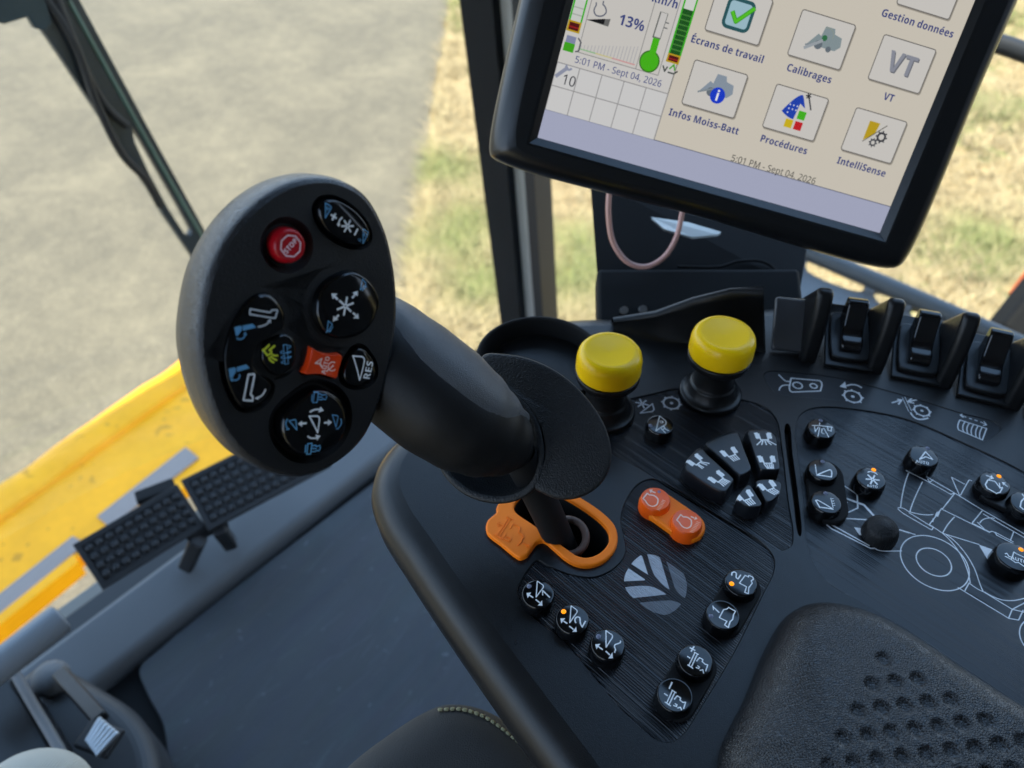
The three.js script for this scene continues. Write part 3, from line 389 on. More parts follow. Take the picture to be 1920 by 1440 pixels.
// ---------------------------------------------------------------- setting: ground, road, cab shell
const GY = -2.6;
{
  const n1 = noiseTile(512, 6, 31), n2 = noiseTile(512, 24, 32), n3 = noiseTile(512, 110, 33), n4 = noiseTile(512, 200, 34);
  const grassTex = field(512, (x, y) => {
    const g = THREE.MathUtils.smoothstep(n1(x, y) * 0.6 + n2(x, y) * 0.4, 0.56, 0.74), v = 0.72 + 0.34 * n3(x, y) + 0.22 * n4(x, y) - 0.12 * n2(x, y);
    return [(158 * (1 - g) + 110 * g) * v, (136 * (1 - g) + 120 * g) * v, (92 * (1 - g) + 60 * g) * v];
  }, true);
  const roadTex = field(512, (x, y) => { const v = 82 + 8 * n4(x, y) + 11 * n3(x, y) + 10 * (n2(x, y) - 0.5) + 12 * (n1(x, y) - 0.5) + (rnd() < 0.012 ? 60 : 0); return [v * 1.05, v * 0.96, v * 0.76]; }, true);
  const stone = field(512, (x, y) => 255 * (0.5 * n4(x, y) + 0.5 * n3(x, y)));
  struct('ground', new THREE.PlaneGeometry(400, 400).rotateX(-Math.PI / 2).translate(0, GY, 0), std({ map: (() => { const t = grassTex.clone(); t.repeat.set(160, 160); return t; })(), roughness: 1, bumpMap: (() => { const t = stone.clone(); t.repeat.set(200, 200); return t; })(), bumpScale: 0.03 }));
  const edge = [[-0.9653,-2.6000,-13.2498],[-0.7350,-2.6000,-9.4077],[-0.6771,-2.6000,-5.6180],[-0.6231,-2.6000,-4.4841],[-0.4840,-2.6000,-3.8282],[-0.3296,-2.6000,-3.1458],[-0.1569,-2.6000,-2.3819]].map((p) => [p[0], p[2]]);
  const jag = []; for (let i = 0; i + 1 < edge.length; i++) for (let k = 0; k < 14; k++) { const t = k / 14; jag.push([edge[i][0] + (edge[i + 1][0] - edge[i][0]) * t + 0.07 * (rnd() - 0.5), edge[i][1] + (edge[i + 1][1] - edge[i][1]) * t]); }
  struct('road', sheet([[-1.2, -60], ...jag, [0.6, 8], [-30, 8], [-30, -60]], [], GY + 0.012), std({ map: tiled(roadTex, 2.1), roughness: 0.85, ...bump(stone, 0.9, 0.0035) }));
  // grass blades standing on the verge
  const blade = new THREE.BufferGeometry(); const bp = [], bi = [];
  for (let k = 0; k < 9; k++) { const a = rnd() * 6.28, l = 0.05 + rnd() * 0.07, x = (rnd() - 0.5) * 0.09, z = (rnd() - 0.5) * 0.09, w = 0.0035, dx = Math.cos(a), dz = Math.sin(a), b = bp.length / 3, le = 0.4 + rnd() * 0.9; bp.push(x - dz * w, 0, z + dx * w, x + dz * w, 0, z - dx * w, x + dx * l * le, l * 0.7, z + dz * l * le); bi.push(b, b + 1, b + 2); }
  blade.setAttribute('position', new THREE.Float32BufferAttribute(bp, 3)); blade.setIndex(bi); blade.computeVertexNormals();
  const patches = [[-0.3961,-2.6000,-4.3554],[-0.1858,-2.6000,-3.9107],[0.3210,-2.6000,-3.9107],[0.4501,-2.6000,-4.3554],[-0.5131,-2.6000,-5.3640],[3.8658,-2.6000,-6.7008],[3.2111,-2.6000,-4.4515],[0.4830,-2.6000,-4.0527],[-0.2985,-2.6000,-4.6174]];
  const N = 30000, im = new THREE.InstancedMesh(blade, std({ color: C3(1, 1, 1), roughness: 0.9 }), N), m4 = new THREE.Matrix4(), q = new THREE.Quaternion(), col = new THREE.Color();
  for (let i = 0; i < N; i++) {
    const near = i > 26000, pc = patches[i % patches.length], z = near ? pc[2] + (rnd() - 0.5) * 0.9 : -3.2 - 8.5 * rnd(), x = near ? Math.max(-0.6, pc[0] + (rnd() - 0.5) * 0.9) : -0.66 + 8.5 * Math.pow(rnd(), 1.3), s = 0.6 + rnd() * 0.9;
    q.setFromAxisAngle(new THREE.Vector3(0, 1, 0), rnd() * 6.28); m4.compose(new THREE.Vector3(x, GY - 0.004, z), q, new THREE.Vector3(s, s, s)); im.setMatrixAt(i, m4);
    const gr = Math.max(patches.reduce((a, p) => Math.max(a, Math.exp(-((x - p[0]) ** 2 + (z - p[2]) ** 2) / 0.07) * (0.45 + 0.5 * rnd())), 0), THREE.MathUtils.smoothstep(nC((x * 60 + 900) % 512, (z * 60 + 1600) % 512) * 0.7 + 0.3 * rnd(), 0.62, 0.8)), v = 0.6 + 0.6 * rnd();
    im.setColorAt(i, col.setRGB((0.42 * (1 - gr) + 0.14 * gr) * v, (0.325 * (1 - gr) + 0.2 * gr) * v, (0.17 * (1 - gr) + 0.04 * gr) * v));
  }
  im.name = 'grass'; im.userData = { kind: 'stuff', label: 'dry straw and green grass along the edge of the road', category: 'grass' }; im.castShadow = im.receiveShadow = true; scene.add(im);
}
{
  // cab shell: unseen roof, rear wall and rear side walls, shaped to shade the controls
  const box = (f0, f1, r0, r1, y0, y1) => { const a = cab(f0, r0, 0), b = cab(f1, r0, 0), c = cab(f1, r1, 0), d = cab(f0, r1, 0); return slab([[a.x, a.z], [b.x, b.z], [c.x, c.z], [d.x, d.z]], [], y0, y1 - y0); };
  struct('unseen_cab_roof', box(-0.95, 1.22, -1.0, 0.64, 0.98, 1.12), M.lining);
  struct('unseen_cab_wall', merge([box(-0.98, -0.92, -0.86, 0.8, -0.66, 0.98), box(-0.92, -0.28, -0.9, -0.86, -0.66, 0.98), box(-0.92, -0.34, 0.84, 0.88, -0.66, 0.98)]), M.lining);
  struct('cab_floor', merge([box(-0.92, 0.73, -0.85, 0.85, -0.66, -0.606)]), M.housingDark);
}
// windscreen: one curved pane from the right hand pillar round the front
{
  const rows = []; for (const y of [-0.62, 0.98]) rows.push(Array.from({ length: 41 }, (_, i) => { const a = -0.94 + i / 40 * 1.88; const q = cab(0.02 + 1.0 * Math.cos(a), 1.0 * Math.sin(a), y); return [q.x, q.y, q.z]; }));
  const g = thing('windscreen', 'large curved clear front window of the cab', 'window'); part(g, 'pane', grid(rows, false), M.glass);
  const d = thing('side_window', 'clear right hand cab window behind the display', 'window');
  const a = cab(0.54, 0.83, -0.6), b = cab(-0.9, 0.83, -0.6), c = cab(0.54, 0.83, 0.98), e = cab(-0.9, 0.83, 0.98);
  part(d, 'pane', grid([[a, b].map((v) => v.toArray()), [c, e].map((v) => v.toArray())], false), M.glass);
}
// right front pillar with its seal and grey channel
{
  const g = thing('cab_pillar', 'black front corner pillar left of the display', 'pillar');
  const post = (L, R, depth, mat, name) => {
    const q = [L[0], L[1], R[1], R[0]].map(V3), back = RT.clone().multiplyScalar(depth), pos = [], idx = [];
    for (const p of [...q, ...q.map((v) => v.clone().add(back))]) pos.push(p.x, p.y, p.z);
    for (const f of [[0, 1, 2, 3], [7, 6, 5, 4], [0, 4, 5, 1], [3, 2, 6, 7], [1, 5, 6, 2], [0, 3, 7, 4]]) idx.push(f[0], f[1], f[2], f[0], f[2], f[3]);
    let ge = new THREE.BufferGeometry(); ge.setAttribute('position', new THREE.Float32BufferAttribute(pos, 3)); ge.setAttribute('uv', new THREE.Float32BufferAttribute(new Float32Array(16), 2)); ge.setIndex(idx); ge = ge.toNonIndexed(); ge.computeVertexNormals(); part(g, name, boxUV(ge), mat);
  };
  post([[-0.0762,0.0898,-1.0822],[-0.0161,-0.5391,-1.0345]], [[-0.0310,0.0986,-1.0463],[0.0185,-0.5154,-1.0070]], 0.05, M.housingDark, 'post');
  post([[-0.0302,0.0941,-1.0649],[0.0197,-0.5310,-1.0252]], [[-0.0052,0.0989,-1.0450],[0.0416,-0.5161,-1.0078]], 0.03, std({ color: C3(0.36, 0.33, 0.29), roughness: 0.6 }), 'channel');
  post([[-0.0064,0.1018,-1.0332],[0.0419,-0.5048,-0.9948]], [[0.0082,0.1046,-1.0216],[0.0550,-0.4958,-0.9844]], 0.04, M.rubber, 'door_seal');
}

// ---------------------------------------------------------------- control console
const con = thing('control_console', 'black moulded armrest console with buttons, emblem and switches', 'console', [0.1, -0.12, -0.25]);
const outline = spline(mm([[60.8,-92.1],[37.5,-126.9],[15.0,-158.3],[-16.3,-202.5],[-44.6,-244.7],[-61.3,-271.3],[-66.9,-289.8],[-62.4,-308.6],[-43.6,-328.5],[-20.7,-347.3],[-12.6,-377.4],[-3.7,-401.9],[19.0,-419.1],[50.0,-426.8],[88.5,-428.0],[131.9,-434.1],[187.4,-439.0],[234.9,-441.5],[280.5,-426.8],[317.2,-404.7],[348.8,-377.4],[381.3,-333.1],[389.1,-285.8],[359.0,-214.8],[269.1,-92.1]]), true, 220);
const panelL = spline(mm([[2.5,-211.7],[5.1,-219.6],[13.5,-231.0],[19.4,-227.7],[31.3,-222.5],[43.3,-220.9],[55.2,-227.1],[61.3,-236.1],[61.2,-246.8],[60.8,-257.2],[64.9,-270.2],[74.1,-283.4],[83.3,-287.0],[93.4,-281.0],[112.2,-264.5],[130.0,-248.9],[138.3,-240.5],[141.3,-232.7],[139.1,-223.8],[130.3,-210.5],[108.5,-178.4],[89.8,-154.3],[76.7,-138.8],[70.7,-135.7],[65.3,-136.7],[52.7,-148.1],[39.1,-166.0],[24.5,-185.1],[8.7,-199.2]]), true, 170);
const panelU = spline(mm([[46.3,-320.4],[55.3,-333.1],[72.7,-351.1],[91.7,-358.0],[111.0,-363.0],[132.6,-356.0],[152.6,-352.1],[163.1,-346.3],[167.9,-335.4],[165.4,-310.7],[158.8,-270.2],[155.8,-248.2],[152.4,-239.8],[146.4,-236.8],[139.8,-240.5],[129.8,-248.2],[104.0,-270.2],[76.3,-293.9],[55.4,-309.9]]), true, 130);
const panelR = spline(mm([[177.3,-326.2],[184.8,-340.1],[196.6,-345.8],[219.5,-344.4],[250.5,-335.4],[276.6,-316.8],[304.3,-292.3],[329.4,-257.2],[325.6,-214.8],[297.6,-158.3],[268.9,-134.1],[249.9,-138.8],[224.9,-163.4],[201.1,-187.3],[180.4,-204.9],[167.2,-215.5],[161.7,-227.7],[161.4,-242.9],[167.1,-270.2],[173.4,-306.4]]), true, 150);
const strip = spline(mm([[169.3,-375.9],[173.1,-379.6],[190.8,-378.5],[218.1,-373.3],[258.2,-356.0],[286.8,-341.0],[305.9,-332.2],[306.7,-327.1],[300.3,-321.3],[291.9,-316.4],[286.7,-317.3],[262.1,-330.3],[221.1,-349.2],[194.8,-354.1],[178.1,-356.5],[172.0,-360.5]]), true, 110);
const groove = spline(mm([[174.7,-330.3],[170.5,-306.4],[165.3,-274.0],[160.2,-248.2],[158.7,-246.1],[158.1,-248.2],[162.0,-274.0],[166.9,-306.4],[171.0,-327.6],[173.3,-331.3]]), true, 70);
const slotOut = spline(mm([[-8.9,-263.6],[-8.7,-260.8],[-13.5,-255.0],[-14.5,-250.6],[-13.3,-246.3],[-5.8,-239.2],[1.8,-232.0],[4.5,-230.6],[7.7,-231.9],[10.8,-236.3],[13.8,-240.4],[17.1,-241.4],[22.4,-236.6],[28.6,-230.0],[34.8,-226.3],[41.7,-225.7],[50.0,-229.4],[56.1,-236.9],[57.9,-244.7],[56.5,-252.6],[50.5,-260.8],[40.3,-270.0],[29.2,-277.9],[19.6,-284.5],[9.0,-283.8],[-1.5,-275.7]]), true, 150);
const slotIn = spline(mm([[1.3,-262.2],[11.9,-252.0],[19.5,-245.3],[29.5,-236.3],[35.1,-231.9],[40.5,-230.9],[47.1,-233.7],[52.0,-239.5],[53.2,-244.7],[52.3,-249.3],[47.8,-256.0],[38.3,-265.0],[29.0,-272.1],[19.4,-278.6],[10.6,-276.4],[3.1,-269.2]]), true, 100);
const cupC = mm([[18.0,-377.4]])[0], cup = circle(cupC[0], cupC[1], 0.0395, 56);
const inset = (o, d) => offset(o, -d);
{
  const holes = [panelL, panelU, panelR, strip, groove, slotIn, cup];
  const top = sheet(outline, holes.map((h) => ccw(h)));
  const wall = skin(outline, [[0, 0], [0.006, -0.0009], [0.0118, -0.004], [0.0162, -0.0095], [0.0182, -0.017], [0.0174, -0.026], [0.0128, -0.036], [0.003, -0.047], [-0.014, -0.058], [-0.04, -0.074]]);
  const lips = [[panelL, 0.0009], [panelU, 0.0009], [panelR, 0.0009], [strip, 0.0005], [groove, 0.006]].map(([o, d]) => skin(o, [[-0.0004, -d - 0.0004], [-0.0003, -d * 0.5], [0, 0]]));
  const well = skin(slotIn, [[0, 0], [0, -0.05], [-0.004, -0.06]]), floor = sheet(ccw(slotIn), [], -0.055);
  part(con, 'housing', boxUV(merge([top, wall, ...lips])), M.housing);
  part(con, 'lever_well', boxUV(merge([well, floor])), M.housingDark);
  part(con, 'groove', sheet(ccw(groove), [], -0.006), M.housingDark);
  const cw = skin(cup, [[-0.002, -0.11], [0, -0.002], [0, 0.014], [0.001, 0.0155], [0.0024, 0.0155], [0.0036, 0.012], [0.005, 0]]);
  const h = part(con, 'cup_holder', boxUV(merge([cw, sheet(ccw(cup), [], -0.108)])), M.housingDark);
  // panels
  const ang = 0.78;
  const bt = (metres, rot) => { const t = brushTile.clone(); t.repeat.set(1 / (metres * 4), 1 / metres); t.rotation = rot; return t; };
  const brushed = std({ color: C3(1, 1, 1), map: panelPrint.t, specularIntensity: 0.75, roughness: 0.27, bumpMap: bt(0.052, ang), bumpScale: 0.00042 });
  const smoothPanel = std({ color: C3(1, 1, 1), map: panelPrint.t, specularIntensity: 0.75, roughness: 0.34, bumpMap: bt(0.016, ang), bumpScale: 0.00003 });
  part(con, 'inlay_panel', sheet(ccw(panelL), [], -0.0009), brushed, 'ribbed black panel with a grey leaf emblem');
  part(con, 'inlay_panel', sheet(ccw(panelU), [], -0.0009), brushed, 'ribbed black panel with spreader keys');
  part(con, 'inlay_panel', sheet(ccw(panelR), [], -0.0009), std({ color: C3(1, 1, 1), map: panelPrint.t, specularIntensity: 0.75, roughness: 0.27, bumpMap: bt(0.046, ang), bumpScale: 0.00013 }), 'ribbed blue-black panel with a white line drawing of a harvester');
  part(con, 'inlay_panel', sheet(ccw(strip), [], -0.0005), smoothPanel, 'curved strip of four white symbols below the rocker switches');
  const capMat = std({ color: C3(1, 1, 1), map: capPrint.t, roughness: 0.16 }), capMatte = std({ color: C3(1, 1, 1), map: capPrint.t, roughness: 0.34 });
  // round push buttons
  const button = (c, { r = 0.0089, h = 0.0075, top = 0.0006, led, mat = capMat, y = 0 } = {}) => {
    const b = part(con, 'push_button', dome(circle(c[0], c[1], r), h, { top, edge: 0.13, skirt: 0.004 }).translate(0, y, 0), mat);
    if (led) { const [p, on] = led; part(b, 'indicator_light', dome(circle(p[0], p[1], 0.0013, 16), 0.0003, { top: 0.0004, edge: 0.3, skirt: 0.0008, rings: 3 }).translate(0, y + h + top * 0.5, 0), on ? M.led : M.ledOff); }
    return b;
  };
  const P = (a) => a.map((v) => v / 1000);
  button(P([[13.2,-206.3]][0]), { led: [P([[8.8,-210.3]][0]), 0] });
  button(P([[29.9,-192.4]][0]), { led: [P([[25.7,-196.1]][0]), 1] });
  button(P([[46.2,-179.0]][0]), { led: [P([[42.0,-182.8]][0]), 0] });
  const base = (a, b, r, h, mat, name = 'button_base') => part(con, name, slab(capsule(...a, ...b, r), [], -0.001, h + 0.001, 0.0009), mat);
  base(P([[119.9,-213.3]][0]), P([[106.7,-195.7]][0]), 0.0092, 0.0022, M.housingDark);
  button(P([[117.6,-212.8]][0]), { led: [P([[112.5,-211.8]][0]), 1] });
  button(P([[104.7,-194.7]][0]), { top: -0.0008, led: [P([[98.6,-194.0]][0]), 0] });
  base(P([[88.5,-171.1]][0]), P([[76.2,-154.5]][0]), 0.0095, 0.0022, M.housingDark);
  button(P([[87.0,-170.9]][0])); button(P([[74.7,-154.2]][0]), { top: -0.0008 });
  button(P([[91.4,-323.3]][0]), { led: [P([[85.3,-322.2]][0]), 0] });
  const op = part(con, 'engine_button_base', slab(capsule(...P([[81.8,-266.4]][0]), ...P([[97.0,-251.4]][0]), 0.0098), [], -0.001, 0.0052, 0.0014, 4), M.orange, 'orange pill-shaped base of two engine speed buttons');
  for (const q of [[[80.7,-265.6]][0], [[95.8,-250.3]][0]]) { const c = P(q); part(con, 'engine_button', dome(circle(c[0], c[1], 0.0089), 0.0085, { top: -0.0007, edge: 0.14 }), capMatte, 'round orange engine speed button'); }
  // right hand panel
  button(P([[190.0,-320.2]][0]), { led: [P([[191.2,-326.5]][0]), 0] });
  base(P([[184.1,-288.6]][0]), P([[179.5,-264.5]][0]), 0.0106, 0.003, M.housingDark);
  button(P([[181.3,-287.3]][0]), { led: [P([[182.7,-293.3]][0]), 0] }); button(P([[176.5,-264.1]][0]), { led: [P([[177.6,-269.9]][0]), 0] });
  button(P([[207.2,-280.9]][0]), { led: [P([[210.7,-287.1]][0]), 1] });
  button(P([[244.2,-297.9]][0]), { led: [P([[248.7,-303.7]][0]), 0] });
  base(P([[278.6,-275.9]][0]), P([[293.5,-263.4]][0]), 0.0098, 0.0026, M.housing);
  button(P([[277.0,-277.4]][0]), { led: [P([[281.5,-282.3]][0]), 1] }); button(P([[288.1,-263.0]][0]));
  button(P([[265.2,-228.4]][0]), { r: 0.0098, led: [P([[270.4,-232.4]][0]), 1] });
  const k = P([[202.8,-247.5]][0]); part(con, 'dome_button', dome(circle(k[0], k[1], 0.0095), 0.008, { top: 0.003, edge: 0.3, skirt: 0.008 }), M.rough, 'matt grey blank dome on the harvester drawing');
  // spreader keys
  const key = (pts, h = 0.0095) => part(con, 'spreader_key', dome(spline(mm(pts), true, 60), h, { edge: 0.1, skirt: 0.009 }), std({ color: C3(1, 1, 1), map: capPrint.t, roughness: 0.28 }));
  key([[100.2,-290.5],[102.4,-294.5],[110.6,-303.4],[112.5,-303.9],[115.3,-298.7],[121.4,-289.4],[127.8,-279.0],[127.7,-277.6],[122.1,-269.9],[120.4,-268.9],[116.8,-269.9],[109.6,-275.6],[102.4,-283.0],[100.3,-286.4]]);
  key([[115.2,-306.8],[122.5,-311.9],[130.5,-315.5],[136.9,-316.8],[137.8,-313.6],[138.3,-302.8],[139.2,-292.5],[139.2,-285.4],[137.6,-283.7],[132.0,-280.7],[130.9,-281.0],[125.4,-289.9],[119.9,-298.1],[115.9,-304.4]]);
  key([[143.3,-318.2],[149.9,-318.8],[155.6,-318.5],[158.8,-315.2],[159.6,-310.3],[158.1,-301.8],[156.8,-292.5],[155.7,-285.9],[154.5,-284.9],[149.0,-284.7],[144.1,-285.2],[143.3,-288.4],[142.9,-300.2],[142.7,-311.9]]);
  key([[135.0,-275.4],[136.1,-273.7],[138.0,-267.1],[139.3,-260.6],[137.7,-259.2],[132.4,-258.7],[128.4,-260.6],[126.1,-263.8],[125.8,-265.2],[128.3,-268.9],[132.4,-273.7]]);
  key([[139.1,-277.6],[142.3,-278.8],[147.7,-279.0],[152.0,-278.0],[153.8,-276.1],[152.3,-270.8],[149.5,-266.6],[144.5,-262.6],[142.1,-262.2],[140.6,-268.5],[139.3,-274.2]]);
}

// ---------------------------------------------------------------- lever slot trim
{
  const trim = part(con, 'slot_trim', boxUV(slab(slotOut, [ccw(slotIn)], -0.001, 0.0042, 0.0012, 4)), M.orange, 'orange moulded trim round the lever slot');
  const strokes = (list, w, h, y) => merge(list.flatMap((pl) => mm(pl).slice(1).map((b, i) => { const a = mm(pl)[i]; return bar([a[0], y, a[1]], [b[0], y, b[1]], w, h); })));
  part(trim, 'embossed_symbol', strokes([[[-0.6,-255.9],[-6.9,-243.9]], [[-1.8,-256.6],[-8.0,-244.6]], [[-3.2,-257.2],[0.7,-254.9]], [[-9.7,-245.5],[-5.8,-242.6]], [[0.7,-252.5],[-0.9,-249.2]], [[0.7,-252.5],[4.6,-249.8],[3.8,-246.5],[5.7,-245.2],[6.2,-243.3],[4.5,-239.4],[2.9,-238.1]], [[-3.1,-245.9],[-5.3,-242.0]], [[-4.4,-242.6],[-1.4,-240.7],[-0.4,-242.6],[-3.1,-243.9]], [[-4.8,-251.2],[-8.1,-252.5]], [[-7.0,-253.5],[-8.1,-252.5],[-7.3,-250.5]], [[6.2,-239.7],[9.9,-237.5]], [[9.4,-239.4],[10.0,-237.3],[7.7,-237.1]]], 0.0005, 0.0005, 0.0033), M.orange);
}
// ---------------------------------------------------------------- pull knobs
for (const [c, lab] of [[[[58.5,-342.0]], 'yellow capped pull knob nearer the joystick'], [[[129.8,-358.0]], 'yellow capped pull knob nearer the rocker switches']]) {
  const [x, z] = c[0].map((v) => v / 1000), lat = (pts, n = 48) => new THREE.LatheGeometry(pts.map(([r, y]) => new THREE.Vector2(r / 1000, y / 1000)), n).translate(x, 0, z);
  const knob = part(con, 'pull_knob', boxUV(lat([[0, 0], [20, 0], [20, 2.4], [19, 3.4], [15.5, 3.8], [15, 10], [14, 11.5], [12.5, 12], [12.2, 22], [13.5, 27], [18.6, 29.5], [19.6, 31], [19.8, 34], [19.2, 36], [0, 36.2]])), M.housing, lab);
  part(knob, 'cap', lat([[18.6, 35.5], [19.4, 36.2], [19.9, 38], [19.7, 46], [18.9, 49.4], [17.3, 51.6], [15.2, 52.5], [13.6, 52.4], [9, 51.5], [4, 51.0], [2.6, 50.9], [0, 50.7]], 64), M.yellowKnob);
}
// ---------------------------------------------------------------- rocker switches between fins, at the back of the console
{
  // hood rising behind the knobs
  const foot = mm([[72.3,-419.1],[97.8,-410.4],[127.4,-407.5],[156.5,-403.6],[176.0,-398.0]]), crest = [[[0.0723,0.0060,-0.4250]], [[0.1002,0.0180,-0.4179]], [[0.1226,0.0340,-0.4123]], [[0.1452,0.0440,-0.4092]], [[0.1654,0.0480,-0.4057]]].map((a) => a[0]);
  const rows = []; for (let k = 0; k <= 8; k++) {
    const t = k / 8, row = [];
    foot.forEach(([x, z], i) => { const c = crest[i], e = Math.sin(t * Math.PI / 2); row.push([x + (c[0] - x) * t, Math.max(-0.002, c[1] * (1 - Math.cos(t * Math.PI / 2)) ** 0.75), z + (c[2] - z) * e]); });
    rows.push(row);
  }
  rows.push(crest.map((c) => [c[0], c[1] + 0.0005, c[2] - 0.004])); rows.push(crest.map((c) => [c[0], c[1] - 0.004, c[2] - 0.008])); rows.push(crest.map((c) => [c[0], -0.03, c[2] - 0.01]));
  const end = rows.map((r) => r[r.length - 1]), capPts = []; for (let i = 1; i + 1 < end.length; i++) capPts.push(...end[0], ...end[i], ...end[i + 1]);
  const cg = new THREE.BufferGeometry(); cg.setAttribute('position', new THREE.Float32BufferAttribute(capPts, 3)); cg.setAttribute('uv', new THREE.Float32BufferAttribute(new Float32Array(capPts.length / 3 * 2), 2)); cg.computeVertexNormals();
  part(con, 'hood', boxUV(merge([grid(rows, false), cg])), M.housing);
  // fins
  const fins = [[[[202.5,-388.1]], [[233.0,-440.3]]], [[[244.1,-377.4]], [[284.8,-428.0]]], [[[284.9,-363.5]], [[330.9,-410.4]]], [[[320.3,-343.4]], [[371.3,-382.7]]], [[[350.5,-319.5]], [[402.4,-352.1]]]];
  const finAt = (a, b) => { const A = a[0].map((v) => v / 1000), B = b[0].map((v) => v / 1000); const d = [0.16 + (A[0] - 0.2) * 2.2, -1], l = Math.hypot(...d); return { A, d: [d[0] / l, d[1] / l] }; };
  const finGeo = () => { const s = new THREE.Shape(); s.moveTo(0, -0.01); s.lineTo(0, 0.0); s.bezierCurveTo(0.001, 0.018, 0.006, 0.04, 0.012, 0.0485); s.quadraticCurveTo(0.0145, 0.0515, 0.0175, 0.05); s.lineTo(0.052, 0.014); s.lineTo(0.06, -0.01); s.closePath(); return new THREE.ExtrudeGeometry(s, { depth: 0.0042, bevelEnabled: true, bevelThickness: 0.0034, bevelSize: 0.0034, bevelOffset: -0.003, bevelSegments: 5, curveSegments: 12 }).translate(0, 0, -0.0021); };
  fins.forEach(([a, b]) => {
    const { A, d } = finAt(a, b), m = new THREE.Matrix4().makeBasis(new THREE.Vector3(d[0], 0, d[1]), new THREE.Vector3(0, 1, 0), new THREE.Vector3(-d[1], 0, d[0])).setPosition(A[0], 0, A[1]);
    part(con, 'divider_fin', boxUV(finGeo().applyMatrix4(m)), M.housing);
  });
  // thumb wheel and rockers sit in the bays
  const bay = (q, dx) => { const c = q[0].map((v) => v / 1000), d = [0.16 + (c[0] - 0.2) * 2.2, -1], l = Math.hypot(...d); return new THREE.Matrix4().makeBasis(new THREE.Vector3(-d[1] / l, 0, d[0] / l), new THREE.Vector3(0, 1, 0), new THREE.Vector3(-d[0] / l, 0, -d[1] / l)).setPosition(c[0], 0, c[1]); };
  const w = bay([[191.5,-399.1]]);
  part(con, 'thumb_wheel', new RoundedBoxGeometry(0.0245, 0.006, 0.037, 3, 0.0022).rotateX(0.72).translate(0, 0.0145, -0.012).applyMatrix4(w), std({ color: C3(0.06, 0.062, 0.068), roughness: 0.24 }), 'smooth grey thumb wheel at the left end of the switch row');
  for (const q of [[[227.5,-382.7]], [[268.4,-370.2]], [[305.1,-351.6]], [[340.8,-333.1]]]) {
    const m = bay(q);
    const plate = slab([[-0.0155, -0.05], [0.0155, -0.05], [0.0155, 0.002], [-0.0155, 0.002]], [], 0, 0.003, 0.0008).rotateX(0.3).translate(0, 0.0005, 0);
    const fr = slab(spline([[-0.0115, -0.04], [0.0115, -0.04], [0.0125, -0.038], [0.0125, -0.007], [0.011, -0.004], [-0.011, -0.004], [-0.0125, -0.007], [-0.0125, -0.038]], true, 40), [], 0.003, 0.004, 0.001).rotateX(0.3);
    const lv = new THREE.Shape(); lv.moveTo(0.001, -0.002); lv.lineTo(0.001, 0.0075); lv.quadraticCurveTo(0.0022, 0.0112, 0.007, 0.0118); lv.bezierCurveTo(0.013, 0.0122, 0.0165, 0.018, 0.0225, 0.029); lv.quadraticCurveTo(0.0245, 0.0322, 0.0275, 0.0315); lv.lineTo(0.0305, 0.0295); lv.bezierCurveTo(0.03, 0.02, 0.0285, 0.01, 0.029, -0.002); lv.closePath();
    const lever = new THREE.ExtrudeGeometry(lv, { depth: 0.011, bevelEnabled: true, bevelThickness: 0.0013, bevelSize: 0.0012, bevelOffset: -0.001, bevelSegments: 3, curveSegments: 10 }).translate(0, 0, -0.0055).scale(1, 0.88, 1).rotateY(Math.PI / 2).rotateX(0.12).translate(0, 0.005, -0.006);
    const sw = part(con, 'rocker_switch', boxUV(merge([plate, fr]).applyMatrix4(m)), M.housing);
    part(sw, 'lever', boxUV(lever.applyMatrix4(m)), M.gloss);
  }
}

// ---------------------------------------------------------------- armrest pad
{
  const o = spline(mm([[89.4,-124.4],[92.8,-133.4],[107.6,-154.9],[125.4,-182.6],[136.5,-195.5],[147.3,-200.8],[160.8,-200.5],[176.5,-194.9],[193.3,-182.6],[211.9,-164.6],[232.6,-144.6],[254.2,-122.2],[256.8,-91.6],[206.3,-56.7],[107.1,-56.7],[78.1,-82.3],[82.8,-107.4]]), true, 420);
  const c = mm([[164.1,-115.7]])[0], rows = [], dim = [];
  const cen = mm([[166.5,-161.7],[168.0,-151.2],[168.4,-140.8],[169.2,-130.7],[170.3,-120.8],[171.2,-110.9]]), step = (() => { const a = mm([[157.5,-150.0],[178.3,-152.4]]); return [(a[1][0] - a[0][0]) / 2, (a[1][1] - a[0][1]) / 2]; })();
  cen.forEach((q, r) => { for (let k = -r; k <= r; k++) dim.push([q[0] + step[0] * k, q[1] + step[1] * k]); });
  const R = 260; 
  for (let k = 0; k <= R; k++) {
    const s = 1 - k / R;
    rows.push(o.map(([x, z]) => {
      const X = c[0] + (x - c[0]) * s, Z = c[1] + (z - c[1]) * s, e = Math.hypot(x - c[0], z - c[1]) * (1 - s), L = Math.max(0, ((c[0] - x) * 0.9 + (z - c[1]) * 0.45) / Math.hypot(x - c[0], z - c[1])), t = Math.min(1, e / (0.024 + 0.024 * L));
      let y = 0.026 * Math.pow(1 - Math.pow(1 - t, 2.3), 0.62);
      for (const [a, b] of dim) { const d2 = (X - a) ** 2 + (Z - b) ** 2; if (d2 < 1e-4) { const d = Math.sqrt(d2); y -= 0.0012 * (1 - THREE.MathUtils.smoothstep(d, 0.0014, 0.0044)); } }
      return [X, y + 0.001, Z];
    }));
  }
  rows.unshift(o.map(([x, z]) => [x, -0.002, z]));
  const g = thing('armrest_pad', 'padded black grained armrest with round dimples beside the emblem panel', 'armrest', [c[0], 0, c[1]]);
  part(g, 'cushion', grid(rows, true), M.pad);
}

